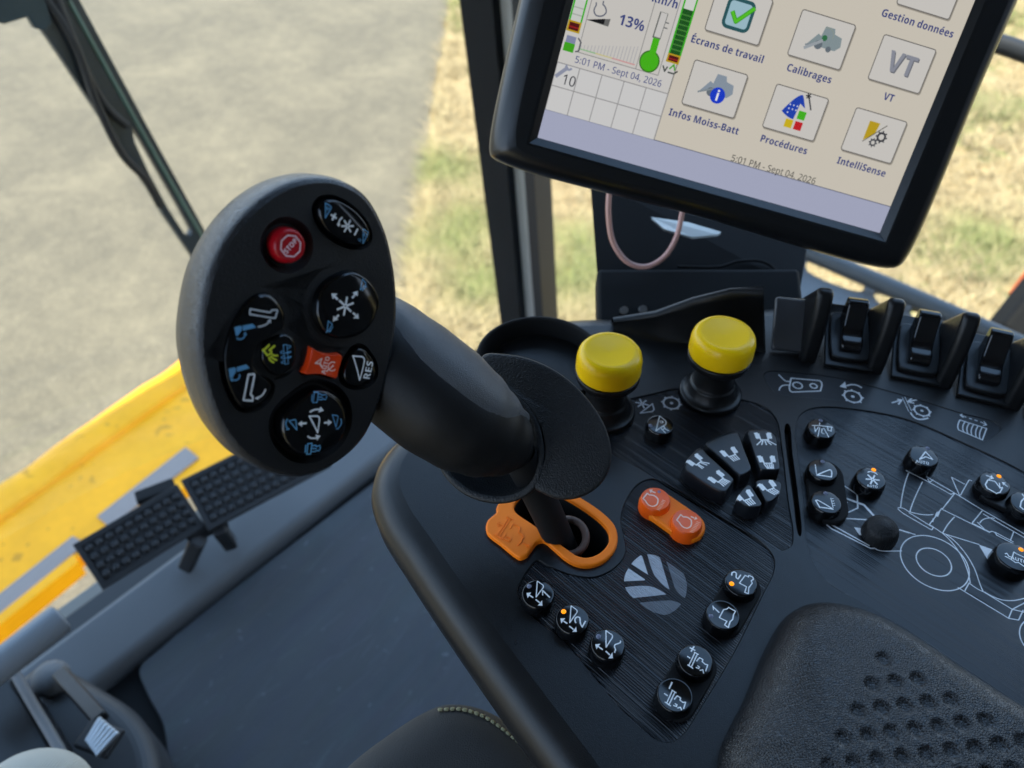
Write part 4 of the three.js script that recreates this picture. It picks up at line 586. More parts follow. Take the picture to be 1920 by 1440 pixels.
// ---------------------------------------------------------------- multifunction handle
const FJ = frame({o:[-0.08156,0.16898,-0.22400],u:[0.74704,-0.42403,-0.51199],n:[0.65658,0.35008,0.66809],d:[-0.10406,-0.83525,0.53993]});
const joy = thing('joystick', 'black multifunction joystick with a button covered head and side guard', 'joystick', [0.032, -0.01, -0.245]);
{
  const J = (g) => g.applyMatrix4(FJ);
  const face = spline(mm([[25.6,-49.0],[34.5,-37.9],[39.9,-24.0],[42.2,-13.3],[43.2,-2.2],[42.4,10.8],[39.0,28.7],[31.9,46.4],[20.1,55.8],[6.6,59.3],[-4.7,56.3],[-16.5,48.5],[-25.3,37.4],[-31.4,22.0],[-34.1,8.3],[-33.6,-3.4],[-31.0,-17.4],[-25.2,-30.0],[-16.8,-40.7],[-6.4,-48.8],[3.8,-52.7],[14.7,-53.2]]), true, 180);
  const cuts = {
    oval: spline(mm([[5.3,-44.8],[7.3,-47.3],[11.2,-48.3],[16.3,-47.3],[21.7,-44.6],[26.0,-41.0],[28.5,-37.6],[29.1,-34.4],[27.7,-32.0],[23.7,-31.0],[19.5,-31.3],[14.2,-33.1],[9.0,-36.3],[5.8,-40.7]]), true, 70),
    dialA: spline(mm([[5.8,-6.7],[6.6,-12.3],[9.7,-17.0],[14.7,-20.3],[20.8,-22.2],[26.5,-20.6],[31.6,-16.5],[34.4,-12.0],[34.9,-7.9],[32.7,-2.0],[28.7,2.7],[23.0,5.0],[17.5,5.4],[12.4,4.1],[8.7,1.1],[6.5,-3.1]]), true, 80),
    kidney: spline(mm([[-14.1,-12.5],[-10.9,-12.3],[-7.6,-9.9],[-4.9,-5.9],[-4.3,-2.4],[-5.3,0.3],[-8.8,1.7],[-13.3,5.5],[-15.9,9.2],[-16.6,12.9],[-15.8,15.7],[-13.4,19.0],[-9.7,21.8],[-8.5,23.4],[-9.1,26.6],[-11.5,29.8],[-15.7,31.7],[-20.3,30.8],[-23.5,26.4],[-26.1,20.4],[-27.4,13.6],[-27.2,7.6],[-25.7,1.6],[-23.3,-4.0],[-20.1,-8.7],[-17.1,-11.4]]), true, 110),
    spout: spline(mm([[-13.9,9.6],[-12.9,6.3],[-9.4,3.9],[-4.1,2.6],[-0.6,4.8],[0.8,9.6],[0.3,14.2],[-2.2,17.7],[-6.2,19.4],[-8.7,18.9],[-12.1,15.6],[-13.7,12.7]]), true, 60),
    cruise: spline(mm([[5.2,8.0],[9.0,9.8],[13.6,10.9],[18.0,10.8],[19.2,11.6],[19.4,12.4],[18.7,15.5],[18.1,17.8],[17.7,20.3],[17.2,21.0],[16.4,20.9],[12.5,19.7],[8.1,18.7],[3.7,18.7],[2.8,18.1],[2.9,17.4],[3.9,15.0],[4.7,12.0],[5.1,9.4]]), true, 90),
    resume: spline(mm([[26.9,8.6],[29.8,9.3],[33.0,12.4],[35.2,15.3],[36.3,18.5],[35.9,22.2],[33.3,24.6],[28.8,25.4],[23.9,24.4],[21.1,22.2],[20.4,18.7],[21.2,15.2],[23.3,11.7],[25.1,9.4]]), true, 60),
    dialB: spline(mm([[-5.7,39.1],[-5.1,34.5],[-2.0,30.9],[2.7,27.3],[7.6,24.6],[12.4,24.6],[17.6,27.2],[21.5,31.3],[23.4,36.8],[23.1,42.6],[19.9,48.0],[14.4,51.4],[8.6,52.4],[2.8,51.1],[-1.9,47.3],[-4.7,43.2]]), true, 80),
    stop: (() => { const c = mm([[-4.9,-29.5]])[0]; return circle(c[0], c[1], 0.0067, 40); })(),
  };
  const seat = {}; for (const k in cuts) seat[k] = offset(cuts[k], k.startsWith('dial') ? 0.0032 : k === 'stop' ? 0.0036 : k === 'cruise' ? 0.0007 : 0.0013);
  const holes = Object.values(seat).map((h) => ccw(h));
  const dishes = Object.entries(seat).map(([k, o]) => skin(o, [[-0.0026, -0.0034], [-0.0014, -0.0026], [-0.0004, -0.0009], [0, 0]]));
  const floors = Object.values(seat).map((o) => sheet(offset(o, -0.0024), [], -0.0033));
  const wall = skin(face, [[0, 0], [0.0013, -0.0006], [0.0022, -0.002], [0.003, -0.006], [0.0034, -0.014], [0.0026, -0.021], [0, -0.026], [-0.006, -0.0315], [-0.016, -0.035], [-0.03, -0.0365]]);
  const head = part(joy, 'head', boxUV(J(merge([sheet(face, holes), ...dishes, ...floors]))), M.head);
  part(head, 'rim', boxUV(J(merge([wall, sheet(offset(face, -0.03), [], -0.0365)]))), std({ color: C3(0.022, 0.0225, 0.024), roughness: 0.27, ...bump(pebbleTile, 0.03, 0.00012) }));  // same plastic as the head, coloured paler to stand for its lit sheen
  const capM = std({ color: C3(1, 1, 1), map: headPrint.t, roughness: 0.1 }), capS = std({ color: C3(1, 1, 1), map: headPrint.t, roughness: 0.3 });
  const put = (name, k, h, opt, mat, label) => { const g = dome(cuts[k], h + 0.003, { skirt: 0.001, ...opt }).translate(0, -0.003, 0); part(joy, name, J(g), mat, label); };
  put('rocker_button', 'oval', 0.0022, { edge: 0.14, top: 0.0006 }, capM, 'oval black rocker with plus and minus signs');
  put('stop_button', 'stop', 0.0024, { edge: 0.2, top: -0.0003 }, capS, 'round red stop button');
  put('direction_dial', 'dialA', 0.0034, { edge: 0.12, top: 0.0011 }, capM, 'glossy black dial with four white arrows round a star');
  put('rocker_button', 'kidney', 0.0018, { edge: 0.1, top: 0.0003, centre: mm([[-23.4,11.0]])[0] }, capM, 'kidney shaped black rocker with two spout symbols');
  put('spout_button', 'spout', 0.0012, { edge: 0.16, top: 0.0004 }, capM, 'small black button with a lime spout and a blue auger');
  put('cruise_button', 'cruise', 0.003, { edge: 0.12, top: -0.0004 }, capS, 'square orange-red button with curved-in sides');
  put('resume_button', 'resume', 0.0016, { edge: 0.14, top: 0.0006 }, capM, 'black button reading RES');
  put('direction_dial', 'dialB', 0.0034, { edge: 0.12, top: 0.0011 }, capM, 'glossy black dial with white and blue header symbols');
  // grip
  const cs = [[...[[-0.0694,0.1248,-0.2675]][0]], [...[[-0.0575,0.1215,-0.2587]][0]], [...[[-0.0463,0.1155,-0.2516]][0]], [...[[-0.0338,0.1075,-0.2453]][0]], [...[[-0.0220,0.0980,-0.2417]][0]], [...[[-0.0129,0.0894,-0.2416]][0]], [...[[-0.0046,0.0809,-0.2432]][0]], [...[[0.0031,0.0704,-0.2456]][0]]], rs = [0.0235, 0.0248, 0.0262, 0.0264, 0.0247, 0.0216, 0.0172, 0.009];
  const curve = new THREE.CatmullRomCurve3(cs.map(V3)), N = 36, n = 64, up = [], low = [];
  const seam = (t) => [2.72 + 0.15 * t, 5.55 + 0.85 * t];
  const rad = (t) => { const k = t * (rs.length - 1), i = Math.min(rs.length - 2, Math.floor(k)), e = k - i; return rs[i] + (rs[i + 1] - rs[i]) * (e * e * (3 - 2 * e)); };
  const ring = (t, a0, a1, dr, m) => { const c = curve.getPoint(t), T = curve.getTangent(t), V = new THREE.Vector3(0, 0.3545, 0).sub(c); const side = T.clone().cross(V).normalize(), front = side.clone().cross(T).normalize(); return Array.from({ length: m }, (_, i) => { const a = a0 + (a1 - a0) * i / (m - 1), r = rad(t) + dr * (Math.min(1, 9 * Math.min(i, m - 1 - i) / m) - 0.15), q = c.clone().addScaledVector(side, r * Math.cos(a)).addScaledVector(front, r * Math.sin(a) * 0.96); return [q.x, q.y, q.z]; }); };
  for (let j = 0; j <= N; j++) { const t = j / N; low.push(ring(t, 0, 2 * Math.PI, 0, n)); }
  part(joy, 'grip', boxUV(grid(low, false)), M.gripLow);
  const sa = [0.85, 0.62, 0.42, 0.31, 0.27, 0.28, 0.33, 0.45, 0.7, 1.05, 1.45];
  for (let j = 0; j <= N; j++) { const t = 0.02 + 0.9 * j / N, k = Math.min(9.999, j / N * 10), i = Math.floor(k), a0 = Math.PI / 2 + sa[i] + (sa[i + 1] - sa[i]) * (k - i), a1 = 4.7 - (j / N > 0.8 ? (j / N - 0.8) * 7.5 : 0); up.push(ring(t, a0, Math.max(a0 + 0.05, a1), 0.0019, 34)); }
  part(joy, 'grip_cover', boxUV(grid(up, false)), M.leather, 'upper shell of the grip with leather grain');
  // guard: cup round the foot of the grip and a wide side plate
  const FG = frame({o:[0.02083,0.07902,-0.25528],u:[0.96513,0.19200,0.17792],n:[-0.25933,0.79389,0.54999],d:[-0.03565,-0.57696,0.81600]});
  const rim = spline(mm([[-59.9,18.4],[-54.3,26.9],[-43.5,34.6],[-29.6,37.9],[-17.6,36.0],[-8.5,29.4],[-4.6,16.2],[-7.5,-1.3],[-17.2,-14.7],[-33.6,-23.1],[-47.7,-20.5],[-56.7,-5.5],[-60.5,8.2]]), true, 90);
  const bowl = skin(rim, [[-0.0115, -0.021], [-0.005, -0.014], [-0.0008, -0.006], [0, -0.001], [-0.0008, 0.0002], [-0.0028, 0.0004], [-0.0038, -0.0008], [-0.0052, -0.007], [-0.009, -0.014], [-0.016, -0.018]]);
  part(joy, 'guard_cup', boxUV(merge([bowl, sheet(offset(rim, -0.0114), [], -0.0205), sheet(offset(rim, -0.0155), [], -0.0178)]).applyMatrix4(FG)), M.rough);
  const wing = spline(mm([[-9.8,29.2],[-4.9,32.6],[2.2,35.0],[12.5,33.8],[21.9,27.5],[26.8,17.4],[25.9,4.6],[20.1,-7.8],[10.1,-20.0],[-2.1,-29.3],[-16.0,-35.4],[-28.6,-37.9],[-38.5,-37.9],[-41.1,-32.9],[-30.8,-23.9],[-16.6,-12.8],[-7.5,0.0],[-4.6,15.7]]), true, 120);
  const wc = mm([[11.1,0.0]])[0], c0 = mm([[-29.5,8.0]])[0], wo = ccw(wing), bend = (u, v) => -6 * Math.max(0, Math.hypot(u - c0[0], v - c0[1]) - 0.03) ** 2;
  const wr = []; for (const [k, y] of [[0, -0.003], [0.5, -0.003], [0.94, -0.003], [0.985, -0.0026], [1, -0.0015], [0.985, -0.0004], [0.96, 0.0001], [0.9, 0], [0.8, -0.0003], [0.65, -0.0006], [0.5, -0.0008], [0.35, -0.0009], [0.2, -0.001], [0.1, -0.001], [0, -0.001]]) wr.push(wo.map(([u, v]) => { const U = wc[0] + (u - wc[0]) * k, W = wc[1] + (v - wc[1]) * k; return [U, y + bend(U, W), W]; }));
  const wg = grid(wr, true);
  part(joy, 'guard_plate', boxUV(wg.applyMatrix4(FG)), M.rough, 'broad flat side guard at the foot of the grip');
  // shaft
  const s0 = cs[7], s1 = [0.0335, -0.03, -0.247], mid = [s0[0] * 0.4 + s1[0] * 0.6, 0.012, -0.247];
  part(joy, 'shaft', tube([s0, mid, s1], 0.0085, 24, 24), M.housingDark);
  part(joy, 'shaft_collar', new THREE.TorusGeometry(0.0098, 0.0022, 10, 32).rotateX(Math.PI / 2 + 0.35).translate(0.031, 0.0, -0.246), std({ color: C3(0.1, 0.06, 0.045), roughness: 0.5 }));
}

// ---------------------------------------------------------------- display and its bracket
{
  const F = frame({o:[0.01633,0.12720,-0.46168],u:[0.96646,-0.23938,0.09298],n:[0.01985,0.43059,0.90233],d:[-0.25604,-0.87022,0.42090]}), S = (g) => g.applyMatrix4(F);
  const g = thing('touch_display', 'tilted black-framed touch display with a menu of icon tiles', 'monitor', [[0.1387,0.0468,-0.4536]][0]);
  const inner = [[0, -0.178], [0.2375, -0.178], [0.2375, 0], [0, 0]], outerAt = (d) => spline([[-0.034, -0.204], [0.1, -0.206], [0.258, -0.205], [0.263, -0.2], [0.2655, -0.1], [0.264, 0.016], [0.2595, 0.0205], [0.12, 0.0212], [-0.0235, 0.0202], [-0.0275, 0.0165], [-0.0325, -0.09], [-0.038, -0.2]].map(([u, v]) => [u + (u < 0.1 ? d * 1.4 : u > 0.2 ? -d : 0), v + (v < -0.15 ? d : v > 0 ? -d : 0)]), true, 160);
  const step1 = offset(inner, 0), lip = (d, y) => [[-d, -0.178 - d], [0.2375 + d, -0.178 - d], [0.2375 + d, d], [-d, d]].map(([u, v]) => [u, y, v]);
  const bevel = grid([lip(0, -0.0002), lip(0.0045, 0.0034), lip(0.0062, 0.0038)], true).toNonIndexed(); bevel.computeVertexNormals();
  const front = sheet(outerAt(0.0105), [ccw(lip(0.0062, 0).map(([u, , v]) => [u, v]))], 0.0038);
  const body = grid([[-0.0105, 0.0038], [-0.0075, 0.0033], [-0.0045, 0.0015], [-0.0018, -0.002], [-0.0004, -0.007], [0, -0.013], [-0.001, -0.03], [-0.006, -0.038], [-0.02, -0.042]].map(([d, y]) => ccw(outerAt(-d)).map(([u, v]) => [u, y, v])), true);
  part(g, 'bezel', boxUV(S(merge([bevel, front, body, sheet(outerAt(0.02), [], -0.042)]))), M.bezel);
  part(g, 'screen', S(sheet(inner, [], 0)), std({ color: C3(0.01, 0.01, 0.01), roughness: 0.22, emissive: C3(1, 1, 1), emissiveMap: screenPrint.t, emissiveIntensity: 0.28 }));
  // bracket
  const b = thing('display_bracket', 'black plastic mounting panel beneath the display', 'bracket', [[0.1458,-0.0233,-0.4692]][0]);
  const face = [[[0.0649,0.0346,-0.5808]][0], [[0.0694,-0.0047,-0.5219]][0], [[0.0695,-0.0208,-0.4967]][0], [[0.2269,-0.0129,-0.4863]][0], [[0.2377,0.0012,-0.5208]][0], [[0.2453,0.0346,-0.5808]][0]].map(V3), pos = [], idx = [];
  const back = new THREE.Vector3(0.02, -0.02, -0.06); for (const p of [...face, ...face.map((p) => p.clone().add(back))]) pos.push(p.x, p.y, p.z);
  for (let i = 1; i + 1 < 6; i++) idx.push(0, i, i + 1); for (let i = 0; i < 6; i++) { const j = (i + 1) % 6; idx.push(i, i + 6, j, j, i + 6, j + 6); }
  let bg = new THREE.BufferGeometry(); bg.setAttribute('position', new THREE.Float32BufferAttribute(pos, 3)); bg.setAttribute('uv', new THREE.Float32BufferAttribute(new Float32Array(24), 2)); bg.setIndex(idx); bg = bg.toNonIndexed(); bg.computeVertexNormals();
  part(b, 'panel', boxUV(bg), M.housingDark);
  part(b, 'ridge', tube([[[0.1318,-0.0034,-0.5052]][0], [[0.1655,-0.0028,-0.5044]][0], [[0.1800,0.0008,-0.5065]][0], [[0.2012,0.0002,-0.5059]][0], [[0.2174,-0.0095,-0.4937]][0]], 0.0013, 40, 8), M.housingDark);
  part(b, 'foot', bar([[0.0675,-0.0272,-0.4863]][0], [[0.2255,-0.0223,-0.4800]][0], 0.05, 0.03, [0, 1, 0.5], 0.004), M.housingDark);
  for (const q of [[[0.1007,-0.0153,-0.4658]][0], [[0.0863,-0.0159,-0.4653]][0]]) part(b, 'screw', new THREE.CylinderGeometry(0.003, 0.003, 0.006, 14).rotateX(0.8).translate(...q), M.steel);
  const c = thing('cable', 'thin pinkish cable hanging in a loop under the display', 'cable', [[0.0983,0.0095,-0.4870]][0]);
  part(c, 'cord', tube([[[0.0727,0.0585,-0.5135]][0], [[0.0729,0.0443,-0.5068]][0], [[0.0778,0.0228,-0.4998]][0], [[0.0901,0.0089,-0.4934]][0], [[0.1043,0.0060,-0.4920]][0], [[0.1176,0.0125,-0.4955]][0], [[0.1262,0.0257,-0.5027]][0], [[0.1300,0.0431,-0.5125]][0]], 0.0021, 70, 10), M.cable);
  const t = thing('white_tag', 'crumpled white plastic tag hanging below the display', 'tag', [[0.1375,0.0246,-0.5155]][0]);
  const tq = [[[0.1083,0.0306,-0.5213]][0], [[0.1168,0.0284,-0.5081]][0], [[0.1399,0.0215,-0.5069]][0], [[0.1600,0.0207,-0.5118]][0], [[0.1644,0.0200,-0.5166]][0], [[0.1389,0.0244,-0.5236]][0], [[0.1267,0.0242,-0.5207]][0]];
  const tp = []; for (let i = 1; i + 1 < tq.length; i++) for (const a of [tq[0], tq[i], tq[i + 1]]) tp.push(...a);
  const top = tp.slice(), th = tp.map((v, i) => v + [0, 0.0012, -0.0006][i % 3]); const tg = new THREE.BufferGeometry(); tg.setAttribute('position', new THREE.Float32BufferAttribute([...top, ...th], 3)); tg.setAttribute('uv', new THREE.Float32BufferAttribute(new Float32Array((top.length + th.length) / 3 * 2), 2)); tg.computeVertexNormals();
  part(t, 'sheet', tg, M.white);
}

// ---------------------------------------------------------------- outside the glass
{
  // walkway edge right of the cab
  const g = thing('walkway', 'grey metal walkway edge with oblong slots outside the right window', 'walkway', [[0.6271,-0.4200,-0.9484]][0]);
  const xz = (a) => a.map((p) => [p[0], p[2]]);
  const plate = xz([[0.4473,-0.4000,-1.1368],[0.5114,-0.4000,-1.0994],[0.5686,-0.4000,-1.0499],[0.6343,-0.4000,-0.9874],[0.6945,-0.4000,-0.9265],[0.7824,-0.4000,-0.8376],[0.8966,-0.4000,-0.7189],[0.7785,-0.4000,-0.5282],[0.3841,-0.4000,-0.8735]]), holes = [[[0.4884,-0.4000,-1.0620],[0.5060,-0.4000,-1.0868],[0.5255,-0.4000,-1.0852],[0.5742,-0.4000,-1.0290],[0.5753,-0.4000,-1.0058],[0.5592,-0.4000,-0.9832],[0.5426,-0.4000,-0.9846],[0.4863,-0.4000,-1.0349]], [[0.5718,-0.4000,-0.9749],[0.5870,-0.4000,-0.9944],[0.6088,-0.4000,-0.9832],[0.6189,-0.4000,-0.9639],[0.6153,-0.4000,-0.9450],[0.5998,-0.4000,-0.9344],[0.5761,-0.4000,-0.9477]], [[0.6138,-0.4000,-0.9318],[0.6290,-0.4000,-0.9503],[0.6509,-0.4000,-0.9291],[0.6520,-0.4000,-0.9110],[0.6355,-0.4000,-0.8983],[0.6153,-0.4000,-0.9136]], [[0.6589,-0.4000,-0.8958],[0.6685,-0.4000,-0.9034],[0.6861,-0.4000,-0.8833],[0.6856,-0.4000,-0.8710],[0.6756,-0.4000,-0.8662]]].map((h) => ccw(spline(xz(h), true, 40)));
  part(g, 'plate', boxUV(slab(plate, holes, -0.402, 0.012, 0.002)), M.grey);
  part(g, 'rail', tube([[[0.4353,-0.3700,-1.1158]][0], [[0.4923,-0.3700,-1.0603]][0], [[0.6096,-0.3700,-0.9495]][0], [[0.7524,-0.3700,-0.8066]][0]], 0.014, 40, 12), std({ color: C3(0.07, 0.07, 0.07), roughness: 0.5 }));
  const t = thing('grab_rail', 'black tubular rail end at the right edge beside the display', 'rail', [[0.5938,0.0103,-0.9188]][0]);
  part(t, 'tube', tube([[[0.6151,0.0127,-0.8655]][0], [[0.5989,0.0136,-0.8941]][0], [[0.5788,0.0143,-0.9227]][0], [[0.5425,0.0151,-0.9651]][0]], 0.011, 24, 14), M.rubber);
  const l = thing('marker_panel', 'dark grey panel with an orange edge outside, at the right', 'panel', [[0.8757,-0.4836,-0.9979]][0]);
  part(l, 'panel', bar([[0.8555,-0.4965,-0.9715]][0], [[0.9349,-0.4008,-1.0361]][0], 0.12, 0.06, [0.4, 1, 0.2], 0.01), M.housingDark);
  part(l, 'edge_strip', bar([[0.8594,-0.4447,-1.0355]][0], [[0.8996,-0.3812,-1.0689]][0], 0.02, 0.05, [0.4, 1, 0.2], 0.004), std({ color: C3(0.65, 0.12, 0.02), roughness: 0.5 }));
}
{
  // yellow body below the windscreen
  const g = thing('yellow_deck', 'yellow painted sheet metal deck in front of the windscreen', 'machine deck', [[-1.0183,-1.1400,-1.2390]][0]);
  const y = 0.72, pt = (a) => a.map(V3), X = (p) => [p.x, p.z];
  const [A0, A1, B0, B1, C0, C1] = pt([[-1.3677,-1.1000,-0.8396],[-0.7125,-1.1000,-1.8372],[-1.2455,-1.1000,-0.6391],[-0.4891,-1.1000,-1.4751],[-1.2148,-1.1000,-0.5888],[-0.4739,-1.1000,-1.3858]]);
  const dir = A1.clone().sub(A0).normalize(), out = new THREE.Vector3(dir.z, 0, -dir.x);   // away from the cab
  if (out.dot(FW) < 0) out.negate();
  const dirt = field(512, (x, yy) => { const v = 0.94 + 0.06 * nC(x, yy) + 0.03 * nB(x, yy), s = THREE.MathUtils.smoothstep(nC(yy, x) * 0.35 + nB(yy, x) * 0.65, 0.78, 0.86) * 0.4; return [250 * v * (1 - s * 0.4), 168 * v * (1 - s * 0.4), 2 * v + 30 * s]; }, true);
  const paint = std({ color: C3(1, 1, 1), map: tiled(dirt, 0.55), specularIntensity: 0.5, roughness: 0.45 });
  part(g, 'deck', boxUV(slab([X(A0), X(A1), X(B1), X(B0)], [], -1.14, 0.04, 0.004)), paint);
  // folded front flange with dents
  const rows = []; for (const [o, y] of [[-0.05, -0.004], [-0.046, 0.012], [-0.04, 0.018], [0.0, 0.026], [0.03, 0.024], [0.045, 0.014], [0.05, -0.004], [0.05, -0.06]]) rows.push(Array.from({ length: 90 }, (_, i) => { const p = A0.clone().lerp(A1, i / 89), w = 0.0028 * Math.max(0, Math.sin(i * 0.41 + 2) + Math.sin(i * 0.23)) ; const q = p.addScaledVector(out, o * (1 - 3 * w)).setY(-1.1 + y - (y > 0 ? w : 0)); return [q.x, q.y, q.z]; }));
  part(g, 'front_lip', boxUV(grid(rows, false)), paint);
  const gs = (L) => { const q = pt(L); return slab(q.map(X), [], -1.1005, 0.006); };
  const grit = std({ color: C3(0.34, 0.285, 0.25), roughness: 0.95, ...bump(grainTile, 0.05, 0.002) });
  part(g, 'grip_strip', boxUV(gs([[-0.9567,-1.0950,-1.0620],[-0.8175,-1.0950,-1.2741],[-0.7751,-1.0950,-1.2391],[-0.9173,-1.0950,-1.0323]])), grit, 'grey anti-slip strip on the yellow deck');
  part(g, 'grip_strip', boxUV(gs([[-1.1228,-1.0950,-0.8038],[-0.9909,-1.0950,-1.0076],[-0.9547,-1.0950,-0.9891],[-1.0780,-1.0950,-0.7800]])), grit, 'grey anti-slip strip on the yellow deck');
  part(g, 'flange', boxUV(slab(pt([[-1.0996,-1.1000,-0.7535],[-0.9670,-1.1000,-0.9589],[-0.9475,-1.1000,-0.9370],[-1.0863,-1.1000,-0.7274]]).map(X), [], -1.14, 0.05, 0.004)), paint);
  part(g, 'flange', boxUV(slab(pt([[-0.7712,-1.1000,-1.2573],[-0.5816,-1.1000,-1.5062],[-0.5142,-1.1000,-1.4548],[-0.7042,-1.1000,-1.2058]]).map(X), [], -1.16, 0.03, 0.003)), paint);
}
{
  // wiper parked on the windscreen
  const g = thing('wiper', 'dark wiper arm with a long open gap on the windscreen', 'wiper', [[-0.5018,-0.3615,-1.0404]][0]);
  const flat = (pts, d, name, mat, holes = []) => {
    const o = V3(pts[0]), y = new THREE.Vector3(0, 1, 0), to = (p) => { const v = V3(p).sub(o); return [v.dot(RT), -v.dot(y)]; };
    const ge = slab(pts.map(to), holes.map((h) => ccw(h.map(to))), 0, d, 0.0012).applyMatrix4(new THREE.Matrix4().makeBasis(RT, FW.clone().negate(), new THREE.Vector3(0, -1, 0)).setPosition(o)); part(g, name, boxUV(ge), mat);
  };
  flat([[-0.5692,0.0885,-0.9554],[-0.5703,0.0390,-0.9541],[-0.5618,-0.0166,-0.9648],[-0.5489,-0.1073,-0.9810],[-0.5332,-0.2155,-1.0008],[-0.5283,-0.2619,-1.0070],[-0.5113,-0.3740,-1.0284],[-0.4913,-0.3478,-1.0535],[-0.4954,-0.3065,-1.0483],[-0.5133,-0.1481,-1.0258],[-0.5331,0.0401,-1.0010],[-0.5368,0.0771,-0.9963]], 0.012, 'arm', std({ color: C3(0.03, 0.038, 0.042), roughness: 0.35 }), [[[-0.5286,-0.1209,-1.0066],[-0.5245,-0.1468,-1.0117],[-0.5190,-0.1963,-1.0187],[-0.5118,-0.2598,-1.0278],[-0.5073,-0.3048,-1.0334],[-0.5106,-0.3119,-1.0293],[-0.5155,-0.3040,-1.0231],[-0.5223,-0.2555,-1.0145],[-0.5281,-0.1935,-1.0073],[-0.5308,-0.1428,-1.0038]]]);
  flat([[-0.5902,0.1003,-0.9129],[-0.6019,0.0614,-0.8982],[-0.5855,0.0419,-0.9189],[-0.5678,0.0426,-0.9411],[-0.5665,0.0290,-0.9428],[-0.5600,0.0231,-0.9510],[-0.5534,0.0294,-0.9593],[-0.5498,0.0862,-0.9638]], 0.01, 'pivot_plate', std({ color: C3(0.02, 0.04, 0.05), roughness: 0.3 }));
  part(g, 'hose', tube([[[-0.5392,0.0734,-0.9691]][0], [[-0.5362,0.0014,-0.9681]][0], [[-0.5359,-0.0313,-0.9684]][0], [[-0.5316,-0.0835,-0.9771]][0], [[-0.5221,-0.1171,-0.9922]][0]], 0.005, 40, 8), M.rubber);
  part(g, 'hose', tube([[[-0.5500,0.0773,-0.9556]][0], [[-0.5370,0.0050,-0.9671]][0], [[-0.5371,-0.0718,-0.9669]][0], [[-0.5323,-0.1493,-0.9730]][0], [[-0.5231,-0.1955,-0.9910]][0], [[-0.5206,-0.2444,-1.0006]][0]], 0.0055, 40, 8), M.rubber);
  part(g, 'blade_edge', tube([[[-0.5323,0.0459,-0.9827]][0], [[-0.5228,-0.0417,-0.9945]][0], [[-0.5084,-0.1698,-1.0127]][0], [[-0.4884,-0.3344,-1.0379]][0]], 0.003, 40, 8), std({ color: C3(0.1, 0.16, 0.12), roughness: 0.4 }));
}

